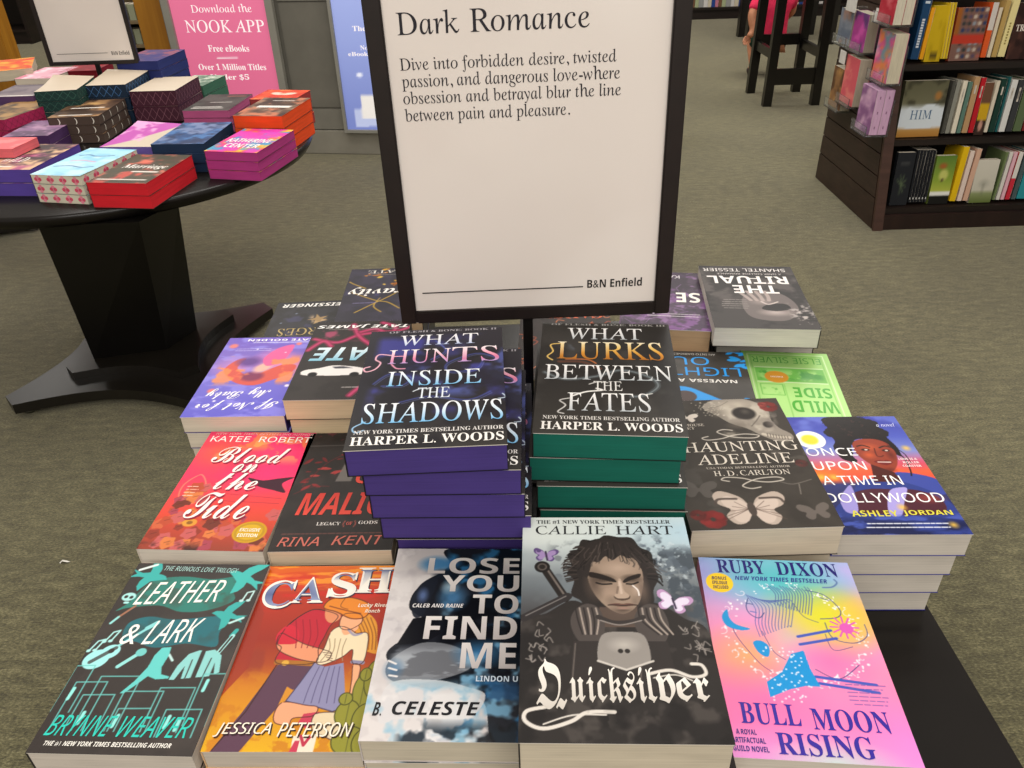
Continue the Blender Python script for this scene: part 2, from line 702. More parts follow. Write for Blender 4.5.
def art_teal():
    p = Paint(215, 1.52, '37312e')
    p.noise('4a423d', 5, 1, .45, .75, .5)
    tl = '58c4bd'
    b1 = [(.12, .2), (.2, .11), (.4, .085), (.62, .1), (.82, .08), (.8, .16), (.84, .23), (.68, .29), (.5, .3), (.33, .265), (.12, .28), (.04, .3), (.1, .25)]
    p.poly(b1, '2f7d70', .95, True)
    p.noise('4a4038', 7, 4, .5, .62, .5, rng=(.1, .85, .08, .3))
    b2 = [(.18, .37), (.3, .33), (.5, .345), (.82, .325), (.84, .42), (.85, .49), (.65, .475), (.45, .5), (.3, .47), (.2, .46)]
    p.poly(b2, '256b74', .95, True)
    p.noise('3a4a48', 8, 9, .5, .62, .5, rng=(.16, .86, .32, .5))
    p.T('THE RUINOUS LOVE TRILOGY', 'sansi', .22, .78, .022, .052, 'a9cfc8', rise=-.012)
    p.T('LEATHER', 'sansi', .14, .73, .115, .25, 'f4efe6', .12, .025)
    p.T('LARK', 'sansi', .35, .7, .345, .475, 'f4efe6', .1, .02)
    p.T('&', 'sans', .19, .3, .375, .485, 'f4efe6', .15)
    p.shape(BIRD, .14, .08, .14, '3aa8a2', .3, sx=-1)
    p.shape(BIRD, .86, .09, .15, '41b4ac', .35)
    p.shape(BIRD, .85, .315, .12, '3aa8a2', .1)
    p.line([(.04, .045), (.15, .01)], .022, 'd8e6e0')
    # skull
    p.ell(.075, .215, .05, .038, 'a5dbd8'); p.ell(.055, .215, .014, .014, '37312e'); p.ell(.095, .218, .014, .014, '37312e')
    p.line([(.07, .25), (.09, .25)], .02, 'a5dbd8')
    p.line([(.085, .335), (.16, .27)], .018, '9a6a52'); p.line([(.055, .37), (.085, .335)], .02, '8fd0cc')
    # notes
    for (a, b) in ((.07, .45), (-.0, .5)):
        p.line([(a + .02, b + .02), (a + .045, b - .03), (a + .085, b - .04), (a + .06, b + .015)], .012, 'a5dbd8')
        p.ell(a + .015, b + .022, .016, .012, 'a5dbd8'); p.ell(a + .055, b + .018, .016, .012, 'a5dbd8')
    for (a, b) in ((.9, .2),):
        p.line([(a, b + .03), (a + .015, b - .02), (a + .06, b - .03), (a + .05, b + .025)], .012, 'b9dcd8')
        p.ell(a - .005, b + .03, .016, .012, 'b9dcd8'); p.ell(a + .043, b + .027, .016, .012, 'b9dcd8')
    # guitar
    p.line([(.16, .52), (.35, .385)], .022, '86cfcf')
    p.line([(.33, .395), (.38, .365)], .035, '86cfcf')
    p.ell(.1, .565, .085, .075, '9edede', rot=-.5); p.ell(.165, .525, .065, .055, '9edede', rot=-.5)
    p.line([(.07, .58), (.19, .505)], .03, '37312e', .75); p.ell(.17, .52, .02, .02, '37312e')
    # microphone and knife, bones
    p.line([(.27, .6), (.36, .535)], .028, '8fd5d0'); p.ell(.375, .525, .035, .032, '6fc2bd')
    p.line([(.93, .43), (.95, .4)], .03, '37a7a2'); p.line([(.89, .52), (.94, .43)], .03, 'a5dbd8'); p.line([(.895, .515), (.935, .435)], .014, '37312e')
    p.line([(.88, .36), (.96, .33)], .018, 'b9dcd8'); p.line([(.57, .535), (.61, .565)], .016, 'b9dcd8')
    # man stretching
    p.poly([(.5, .5), (.56, .495), (.57, .54), (.56, .6), (.58, .635), (.64, .645), (.64, .655), (.56, .66), (.5, .645), (.45, .69), (.4, .73), (.375, .73), (.43, .67), (.47, .6), (.475, .54)], '62c6c0')
    # jacket
    p.poly([(.7, .53), (.76, .51), (.8, .515), (.86, .505), (.92, .535), (.95, .62), (.92, .63), (.895, .57), (.895, .64), (.72, .655), (.71, .59), (.68, .66), (.645, .66), (.66, .59)], '8acbc7')
    p.line([(.79, .52), (.795, .645)], .03, '37312e'); p.line([(.74, .56), (.745, .65)], .008, '37312e'); p.line([(.86, .55), (.855, .64)], .008, '37312e')
    # rooftops
    for x, y, w_, h_ in ((.0, .6, .12, .22), (.06, .68, .2, .22), (.2, .65, .26, .25), (.15, .74, .2, .16), (.4, .72, .25, .18), (.42, .8, .2, .1), (.62, .7, .22, .2), (.72, .8, .22, .12), (.86, .63, .14, .24)):
        p.line([(x, y + h_), (x, y), (x + w_, y - .004), (x + w_, y + h_)], .008, '6ac0ba', .9)
    for x, y in ((.07, .71), (.22, .82), (.44, .83), (.76, .83), (.9, .66), (.83, .84)):
        p.line([(x, y), (x - .005, y + .05)], .022, '8fe0d8')
    p.T('BRYNNE', 'sansi', .05, .44, .835, .925, '2fc7b6', .12, .0)
    p.T('WEAVER', 'sansi', .49, .92, .835, .925, '2fc7b6', .12, .0)
    p.T('THE #1 NEW YORK TIMES BESTSELLING AUTHOR', 'sansbi', .08, .85, .948, .97, 'ece8df')
    p.spine = []
    return p


def art_cowboy():
    p = Paint(215, 1.55, 'b43a20')
    p.grad([(0, 'dc661c'), (.1, 'd04f1c'), (.18, 'b4321b'), (.45, '962c1b'), (.58, 'a5431b'), (.7, 'c97b19'), (1, 'dca818')])
    p.noise('f09a2a', 5, 3, .5, .6, .8, sy=7, rng=(-.1, 1.1, -.1, .17))
    p.noise('c8281c', 4, 8, .5, .62, .7, sy=6, rng=(-.1, 1.1, .02, .3))
    p.noise('8e3323', 6, 5, .5, .6, .7, sy=.35, rng=(-.1, 1.1, .25, .66))
    p.noise('c47818', 12, 6, .5, .6, .8, rng=(-.1, 1.1, .6, 1.1))
    p.poly([(.0, .2), (.09, .3), (.12, .6), (.0, .75)], '96301f', .8)
    K = '3a1d1a'
    # woman's hair
    hair = [(.72, .3), (.84, .3), (.93, .36), (.96, .46), (.98, .53), (.9, .52), (.83, .5), (.8, .42), (.74, .36)]
    p.poly(hair, 'd8902c', 1, True)
    for k in range(5):
        p.line([(.76 + .03 * k, .33), (.84 + .025 * k, .42), (.86 + .025 * k, .51)], .007, '8d4f1a', 1, True)
    # trousers
    p.poly([(.32, .58), (.58, .58), (.57, .66), (.46, .72), (.35, .86), (.24, 1.0), (.06, 1.0), (.18, .82), (.26, .68)], '5a3a4c')
    p.poly([(.42, .7), (.5, .73), (.47, .8), (.42, .85), (.39, .82)], 'd08a28')
    p.line([(.31, .58), (.2, .82), (.07, .99)], .008, K)
    # shirt of the man
    p.poly([(.29, .38), (.36, .32), (.45, .28), (.55, .29), (.64, .32), (.6, .38), (.58, .44), (.56, .5), (.56, .58), (.3, .58), (.3, .5), (.26, .47)], 'b81f30', 1, True)
    p.line([(.29, .38), (.36, .32), (.45, .28), (.55, .29)], .008, K, 1, True)
    p.poly([(.26, .42), (.34, .44), (.46, .48), (.6, .51), (.66, .53), (.64, .57), (.55, .575), (.4, .55), (.27, .5)], 'e0916a', 1, True)
    p.poly([(.24, .42), (.3, .37), (.38, .4), (.4, .47), (.3, .48), (.25, .47)], 'c81f34', 1, True)
    for k in range(4):
        p.line([(.34 + .05 * k, .34), (.38 + .05 * k, .43), (.4 + .04 * k, .5)], .006, '8e1526', 1, True)
    p.line([(.3, .575), (.56, .585)], .04, 'a86a24'); p.ell(.36, .58, .025, .022, 'd8a33c')
    # faces and hats
    p.poly([(.54, .27), (.62, .27), (.66, .33), (.6, .36), (.55, .33)], 'd9895f', 1, True)
    p.poly([(.68, .31), (.8, .31), (.82, .36), (.74, .4), (.67, .38)], 'eaa77c', 1, True)
    p.poly([(.52, .27), (.55, .22), (.65, .205), (.77, .22), (.86, .26), (.84, .325), (.74, .335), (.62, .29)], 'e08325', 1, True)
    p.line([(.52, .27), (.62, .295), (.74, .335), (.84, .325), (.86, .26), (.77, .22), (.65, .205), (.55, .22)], .009, '6b3314', 1, True, True)
    p.line([(.56, .26), (.68, .285), (.8, .305)], .009, '7e3d16', 1, True)
    p.line([(.66, .21), (.64, .26), (.7, .28)], .006, '8a4718', 1, True)
    # blouse
    p.poly([(.62, .41), (.68, .38), (.76, .4), (.8, .42), (.88, .42), (.9, .5), (.89, .58), (.82, .58), (.8, .51), (.74, .55), (.62, .59), (.57, .57), (.6, .5)], 'e6d3ae', 1, True)
    p.poly([(.69, .38), (.79, .37), (.8, .4), (.72, .43)], 'eaa77c', 1, True)
    p.line([(.74, .4), (.79, .43), (.84, .42)], .018, '9a93a6', 1, True)
    for k in range(4):
        p.line([(.62 + .04 * k, .45), (.64 + .03 * k, .51), (.6 + .05 * k, .57)], .006, '9a7f62', 1, True)
    p.line([(.82, .575), (.89, .58)], .03, '8b86a0')
    p.poly([(.83, .59), (.88, .6), (.885, .68), (.9, .74), (.87, .77), (.85, .74), (.84, .66)], 'eaa77c', 1, True)
    # skirt
    p.poly([(.56, .58), (.64, .6), (.76, .58), (.79, .66), (.84, .8), (.76, .82), (.66, .8), (.55, .79), (.44, .77), (.5, .68)], '8a86a8')
    p.line([(.56, .58), (.5, .68), (.44, .77), (.55, .79), (.66, .8), (.76, .82), (.84, .8)], .008, '453b58')
    for k in range(5):
        p.line([(.6 + .035 * k, .6), (.57 + .045 * k, .7), (.56 + .05 * k, .78)], .006, '5a5478', 1, True)
    # legs and boots
    p.poly([(.43, .775), (.58, .79), (.66, .8), (.64, .84), (.52, .85), (.5, .88), (.41, .87), (.39, .82)], 'e8a078', 1, True)
    p.poly([(.58, .83), (.68, .82), (.68, .88), (.62, .9), (.56, .87)], 'c23a52')
    p.poly([(.66, .83), (.84, .83), (.84, .88), (.9, .97), (.74, .93), (.66, .9)], 'dcc8a4', 1, True)
    p.poly([(.55, .93), (.7, .92), (.7, 1.0), (.56, 1.0)], 'e7d9c4'); p.line([(.6, .93), (.63, .97), (.66, .93)], .02, 'b83048')
    p.poly([(.57, .95), (.6, .95), (.6, 1.0), (.55, 1.0)], 'c23a52')
    for q in ([(.29, .38), (.36, .32), (.45, .28), (.55, .29), (.64, .32), (.6, .38), (.58, .44), (.56, .5), (.56, .58), (.3, .58), (.3, .5), (.26, .47)],
              [(.26, .42), (.34, .44), (.46, .48), (.6, .51), (.66, .53), (.64, .57), (.55, .575), (.4, .55), (.27, .5)],
              [(.62, .41), (.68, .38), (.76, .4), (.8, .42), (.88, .42), (.9, .5), (.89, .58), (.82, .58), (.8, .51), (.74, .55), (.62, .59), (.57, .57), (.6, .5)],
              [(.83, .59), (.88, .6), (.885, .68), (.9, .74), (.87, .77), (.85, .74), (.84, .66)],
              [(.43, .775), (.58, .79), (.66, .8), (.64, .84), (.52, .85), (.5, .88), (.41, .87), (.39, .82)],
              [(.66, .83), (.84, .83), (.84, .88), (.9, .97), (.74, .93), (.66, .9)],
              [(.68, .31), (.8, .31), (.82, .36), (.74, .4), (.67, .38)]):
        p.line(q, .006, K, .9, True, True)
    for k in range(4):
        p.line([(.6 + .015 * k, .525 + .012 * k), (.66 + .008 * k, .53 + .014 * k)], .005, K, .8)
    # cactus
    for cx, cy, rx, ry in ((.93, .72, .06, .11), (.99, .66, .06, .12), (.86, .83, .075, .08), (.98, .86, .08, .1), (.9, .95, .1, .08), (.83, .76, .04, .035), (1.0, .96, .07, .08), (.93, .64, .035, .04)):
        p.ell(cx, cy, rx + .008, ry * 1.55 * .75 + .008, '4a4a18'); p.ell(cx, cy, rx, ry * 1.55 * .75, '8d8a2e')
        p.line([(cx, cy - ry * .6), (cx, cy + ry * .6)], .006, '5f6022')
    # title
    g = [(0, 'f2eee4'), (.45, '8893b5'), (.55, 'f0e6d6'), (1, 'f6f1e6')]
    for i, (ch, a, b, v0, v1) in enumerate((('C', .035, .26, .1, .27), ('A', .26, .49, .08, .235), ('S', .52, .72, .05, .205), ('H', .72, .99, .02, .175))):
        p.T(ch, 'serifb', a + .014, b + .014, v0 + .01, v1 + .01, '3a2a3c')
        p.T(ch, 'serifb', a - .006, b + .006, v0 - .005, v1 + .004, 'f0e8dc')
        if i < 2:
            p.T(ch, 'serifb', a + .014, b - .014, v0 + .012, v1 - .012, [(0, '8d97b8'), (.5, '59668f'), (1, '8d97b8')])
        else:
            p.T(ch, 'serifb', a + .012, b - .012, v0 + .01, v1 - .01, [(0, '59668f'), (.3, 'f0e8dc'), (1, 'f6f1e6')])
    p.T('Lucky River', 'sansbi', .77, .99, .245, .275, 'e9d9c6')
    p.T('Ranch', 'sansbi', .83, .94, .28, .302, 'e9d9c6')
    p.T('JESSICA', 'sansi', .055, .41, .878, .942, '2e1c16', .05)
    p.T('PETERSON', 'sansi', .46, .925, .878, .942, '2e1c16', .05)
    p.T('JESSICA', 'sansi', .045, .4, .872, .936, 'f4ead6', .05)
    p.T('PETERSON', 'sansi', .45, .915, .872, .936, 'f4ead6', .05)
    return p


def art_bluefigure():
    p = Paint(215, 1.62, 'cfc8c6')
    p.noise('b7b0b2', 4, 2, .45, .6, .8)
    p.noise('ded8d5', 9, 3, .5, .6, .6)
    # dark figure from behind
    p.poly([(.38, 0), (1, 0), (1, 1), (.78, 1), (.7, .82), (.42, .78), (.2, .74), (.1, .66), (.08, .58), (.3, .45), (.22, .4), (.16, .36), (.17, .28), (.25, .2), (.33, .16), (.4, .1)], '1d1f26', 1, True)
    p.noise('2f6f9f', 4, 7, .52, .62, .9, rng=(.36, 1.1, -.1, 1.0))
    p.noise('7fb6d6', 5, 12, .55, .66, .85, rng=(.36, 1.1, .02, .98))
    p.noise('0d0f14', 5, 17, .5, .58, .9, rng=(.36, 1.1, -.1, 1.05))
    p.ell(.4, .1, .12, .07, '3f7fb8', .8, .8)
    p.ell(.3, .1, .15, .1, '4482b4', .9, .6)
    p.ell(.36, .16, .1, .06, '1c2632', .8, .7)
    p.ell(.45, .3, .13, .15, '4f86b6', .8, .8); p.ell(.42, .24, .08, .08, 'b9d2df', .7, .9)
    p.poly([(.17, .33), (.2, .24), (.27, .19), (.33, .2), (.3, .3), (.26, .4), (.2, .41)], '20242e', .9, True)
    p.ell(.24, .29, .05, .09, '6378a8', .8, .8)
    p.poly([(.2, .42), (.36, .4), (.4, .5), (.3, .55), (.12, .56)], '121318')
    # arm
    p.poly([(.12, .62), (.28, .55), (.48, .56), (.62, .62), (.6, .68), (.42, .73), (.24, .75), (.12, .73), (.08, .68)], '6d6f74', 1, True)
    p.noise('b6bcc2', 6, 21, .5, .6, .8, sy=2.5, rng=(.08, .62, .56, .74))
    p.ell(.13, .68, .08, .1, '3f6f9a', .6, .8)
    for k in range(3):
        p.line([(.09 + .01 * k, .64 + .035 * k), (.14 + .01 * k, .655 + .03 * k)], .014, 'e6e2e0')
    p.ell(.66, .6, .2, .14, '3f86bd', .8, .9); p.ell(.62, .63, .09, .07, 'a8d2ea', .7, .9)
    # paint splash at the bottom
    p.poly([(.12, .75), (.4, .73), (.6, .76), (.72, .8), (.62, .9), (.3, .9), (.1, .92)], 'd5d2d2', .9, True)
    p.noise('86b9d2', 5, 31, .5, .62, .8, rng=(-.1, .75, .72, 1.1))
    p.noise('e2dedc', 7, 33, .5, .6, .9, rng=(-.1, .7, .74, 1.1))
    p.noise('1c2731', 6, 35, .55, .63, .9, rng=(.2, 1.1, .9, 1.1))
    p.noise('26507a', 5, 39, .5, .6, .8, rng=(.7, 1.1, .7, 1.1))
    W = [(0, 'ece5e0'), (.6, 'dcd4d0'), (1, 'c9c1be')]
    p.T('LOSE', 'sansb', .245, .905, .06, .16, W)
    p.T('YOU', 'sansb', .36, .905, .168, .268, W)
    p.T('TO', 'sansb', .59, .905, .283, .393, W)
    p.T('FIND', 'sansb', .285, .9, .408, .53, W)
    p.T('ME', 'sansb', .545, .9, .548, .675, W)
    p.T('CALEB AND RAINE', 'sansbi', .18, .53, .338, .36, 'e8e4e2')
    p.T('LINDON U', 'sansb', .655, .915, .71, .737, 'd6e3ee')
    p.T('B.', 'sansbi', .05, .105, .835, .895, '1d1c20')
    p.T('CELESTE', 'sansbi', .165, .69, .83, .89, '1d1c20', .0)
    return p


def art_knight():
    p = Paint(230, 1.53, '8a9092')
    p.grad([(0, 'd3dad6'), (.12, 'c4cfcf'), (.22, '98a2a6'), (.38, '666c70'), (.5, '454445'), (.68, '37322f'), (1, '2e2a27')])
    p.ell(.1, .1, .5, .35, 'dde2da', .6, .9)
    p.ell(1.0, .08, .5, .3, 'a3c3d4', .7, .9)
    p.noise('7f8a90', 3, 5, .45, .65, .4, rng=(-.1, 1.1, .15, .6))
    # trees
    p.noise('424a52', 13, 8, .46, .58, .95, rng=(.7, 1.1, .15, .6))
    p.noise('56606a', 16, 9, .5, .6, .8, rng=(.66, 1.02, .08, .4))
    p.noise('5a6066', 14, 10, .52, .6, .6, rng=(.14, .36, .12, .36))
    p.noise('c9d3d8', 30, 14, .62, .7, .7, rng=(.72, .98, .1, .4))
    # cloak and armour
    p.poly([(.0, .56), (.14, .5), (.28, .44), (.4, .47), (.62, .47), (.74, .45), (.88, .52), (1, .6), (1, 1), (0, 1)], '2b2725', 1, True)
    p.noise('4d4743', 7, 19, .5, .62, .7, rng=(-.1, 1.1, .5, 1.1))
    p.noise('1d1a19', 4, 22, .5, .6, .8, rng=(-.1, 1.1, .55, 1.1))
    for u0, seed in ((.06, 3), (.86, 4)):
        r = random.Random(seed)
        for k in range(16):
            a, b = u0 + r.uniform(0, .1), r.uniform(.55, .7)
            t = r.uniform(0, 6)
            p.line([(a, b), (a + .02 * math.cos(t), b + .02 * math.sin(t)), (a + .035 * math.cos(t + 1), b + .03 * math.sin(t + 1))], .006, '958d87', .8, True)
    # sword hilt
    p.line([(.135, .285), (.245, .43)], .055, '25211f'); p.line([(.15, .29), (.25, .425)], .012, '6d645e')
    p.ell(.12, .275, .045, .045, '1f1c1b'); p.ell(.12, .275, .028, .028, '57504b'); p.ell(.12, .275, .018, .018, '26221f')
    p.line([(.02, .52), (.14, .47), (.26, .42)], .05, '2f2b2b'); p.line([(.03, .51), (.25, .42)], .008, '6f6a68')
    p.dv = .03
    # hair behind
    p.poly([(.29, .24), (.27, .18), (.33, .15), (.36, .1), (.44, .105), (.5, .075), (.58, .085), (.66, .09), (.7, .14), (.76, .17), (.765, .24), (.78, .3), (.74, .36), (.73, .42), (.66, .45), (.38, .45), (.33, .41), (.28, .38), (.3, .31), (.26, .28)], '2a2523', 1, True)
    r = random.Random(15)
    for k in range(60):
        t_ = r.uniform(-.3, PI + .3)
        a, b = .52 + .235 * math.cos(t_), .27 - .165 * math.sin(t_)
        p.line([(a - .03 * math.cos(t_), b + .02 * math.sin(t_)), (a + r.uniform(0, .035) * math.cos(t_), b - .012 * math.sin(t_)), (a + .05 * math.cos(t_ + .6), b - .02 * math.sin(t_ - .5) + .015)], .009, ['2a2523', '1b1716', '3a322e'][k % 3], .95, True)
    # neck and face
    p.poly([(.43, .44), (.64, .44), (.64, .53), (.44, .53)], '54463e')
    p.poly([(.385, .24), (.42, .19), (.52, .17), (.63, .19), (.685, .24), (.692, .31), (.675, .37), (.645, .425), (.585, .465), (.53, .468), (.465, .435), (.41, .38), (.38, .31)], '94806f', 1, True)
    p.ell(.56, .25, .13, .07, 'b39c8a', .8, .9)
    p.ell(.41, .33, .07, .15, '56483f', .85, .9)
    p.ell(.68, .36, .05, .14, '6b5a50', .8, .9)
    p.ell(.5, .375, .06, .05, 'a18a79', .8, .9)
    p.ell(.64, .36, .03, .05, 'ab9584', .8, .9)
    p.ell(.55, .46, .1, .05, '5c4d44', .75, .9)
    p.ell(.5, .41, .04, .05, '78675b', .6, .9); p.ell(.63, .415, .03, .05, '6f5f54', .6, .9)
    # brows, eyes, nose, mouth
    p.ell(.465, .305, .085, .045, '43372f', .9, .8); p.ell(.625, .305, .07, .042, '43372f', .9, .8)
    p.poly([(.39, .272), (.45, .28), (.52, .303), (.54, .322), (.5, .318), (.44, .305), (.39, .295)], '1f1916', .95, True)
    p.poly([(.575, .318), (.6, .3), (.645, .285), (.68, .28), (.672, .298), (.62, .312), (.585, .325)], '1f1916', .95, True)
    p.line([(.425, .325), (.46, .332), (.51, .33)], .011, '181311', 1, True); p.line([(.595, .33), (.63, .331), (.66, .322)], .011, '181311', 1, True)
    p.ell(.47, .345, .04, .012, '8a7667', .6, .7); p.ell(.63, .345, .035, .012, '8a7667', .6, .7)
    p.poly([(.55, .31), (.565, .31), (.575, .36), (.6, .385), (.585, .398), (.54, .4), (.52, .388), (.54, .36)], 'ae9886', .95, True)
    p.line([(.555, .32), (.56, .375)], .014, 'c4af9e', .8, True)
    p.poly([(.515, .388), (.54, .4), (.59, .398), (.605, .386), (.6, .402), (.56, .41), (.525, .403)], '4a3b33', .95, True)
    p.line([(.545, .345), (.535, .375)], .012, '6b594d', .7, True)
    p.poly([(.485, .428), (.53, .421), (.56, .425), (.59, .421), (.63, .43), (.58, .437), (.53, .437)], '6d5046', 1, True)
    p.ell(.56, .445, .045, .01, '9a796b', .9, .6); p.ell(.56, .455, .05, .008, '4f4138', .7, .8)
    p.line([(.48, .431), (.52, .43), (.56, .433), (.6, .43), (.635, .431)], .007, '2a1e1a', 1, True)
    p.line([(.628, .338), (.652, .36), (.656, .385)], .008, 'efe8e2', .95, True)
    # fringe
    p.poly([(.37, .3), (.33, .24), (.35, .17), (.42, .11), (.54, .095), (.66, .12), (.715, .19), (.715, .28), (.685, .25), (.66, .2), (.62, .2), (.58, .185), (.53, .21), (.49, .19), (.45, .22), (.41, .22), (.395, .26)], '2d2725', 1, True)
    r = random.Random(5)
    for k in range(60):
        a = r.uniform(.31, .74)
        b = .105 + abs(a - .52) * .3 + r.uniform(-.01, .06)
        d_ = (a - .53) * .25
        p.line([(a, b), (a + d_, b + .035), (a + d_ * 1.4 + r.uniform(-.02, .02), b + r.uniform(.04, .065))], .005, ['453c37', '171413', '3a322e', '5a504a'][k % 4], .7, True)
    p.dv = .02
    # gauntlets
    for cx, d in ((.36, 1), (.7, -1)):
        p.poly([(cx - .07, .47), (cx, .435), (cx + .07, .46), (cx + .09, .55), (cx + .03, .62), (cx - .05, .6), (cx - .09, .53)], '4a4340', 1, True)
        for k in range(6):
            p.line([(cx - .06 + .022 * k, .455), (cx - .05 + .022 * k, .51), (cx - .03 * d + .015 * k, .57)], .009, 'a09389' if k % 2 else '2b2625', 1, True)
        p.poly([(cx - .08, .6), (cx + .07, .6), (cx + .09, .8), (cx - .11, .8)], '312c2a')
        p.line([(cx - .07, .61), (cx - .1, .79)], .008, '5d5550')
    p.dv = .015
    # gorget and breastplate
    p.line([(.42, .5), (.5, .525), (.6, .52), (.66, .5)], .03, '35302e', 1, True)
    p.line([(.43, .515), (.53, .535), (.65, .515)], .008, '8c837d', 1, True)
    p.poly([(.43, .58), (.54, .565), (.65, .58), (.67, .68), (.62, .695), (.54, .715), (.46, .695), (.4, .68)], '8d8781', 1, True)
    p.ell(.54, .62, .1, .06, 'b7b0a8', .8, .9)
    p.line([(.4, .685), (.54, .72), (.68, .685)], .012, 'c4bdb5'); p.ell(.52, .645, .014, .014, '2c2826'); p.ell(.555, .645, .014, .014, '2c2826')
    p.dv = 0.0
    # butterflies
    for cx, cy, k, rot, c1, c2 in ((.14, .215, .075, .1, '9e86b4', '5d4a78'), (.835, .45, .1, .35, 'd9cfe2', 'b58fb6')):
        p.shape(FLY, cx, cy, k, c2, rot, 1, True)
        p.shape(FLY, cx, cy, k * .8, c1, rot, 1, True)
        p.line([(cx - .0, cy - .02), (cx + .01, cy + .025)], .012, '3c3048')
    p.ell(.1, .19, .014, .014, '5d4a78')
    # lettering
    p.T('THE #1 NEW YORK TIMES BESTSELLER', 'serifb', .085, .91, .016, .04, '2d2f33')
    p.T('CALLIE', 'serif', .08, .51, .05, .1, '26282c')
    p.T('HART', 'serif', .57, .92, .05, .1, '26282c')
    wt = [(0, 'efe9e1'), (.6, 'd6cfc6'), (1, 'c5beb5')]
    p.dv = .025
    p.line([(.13, .85), (.04, .865), (.035, .9), (.12, .925), (.25, .9), (.33, .868), (.46, .866)], .02, 'd4cdc4', 1, True)
    p.line([(.12, .91), (.26, .878), (.42, .876)], .008, 'd4cdc4', 1, True)
    p.line([(.65, .725), (.76, .71), (.86, .735), (.93, .725), (.92, .69), (.87, .685)], .018, 'd4cdc4', 1, True)
    p.line([(.67, .74), (.78, .728), (.86, .75)], .007, 'd4cdc4', 1, True)
    p.dv = 0.0
    p.T('Q', 'frak', .085, .235, .695, .885, wt)
    p.T('uicksil', 'frak', .25, .675, .725, .86, wt)
    p.T('v', 'frak', .68, .77, .745, .86, wt)
    p.T('er', 'frak', .775, .935, .765, .855, wt)
    for cx in (.38, .6):
        p.noise('5c5650', 18, int(cx * 100), .62, .68, .6, rng=(cx - .1, cx + .1, .87, .97))
    return p


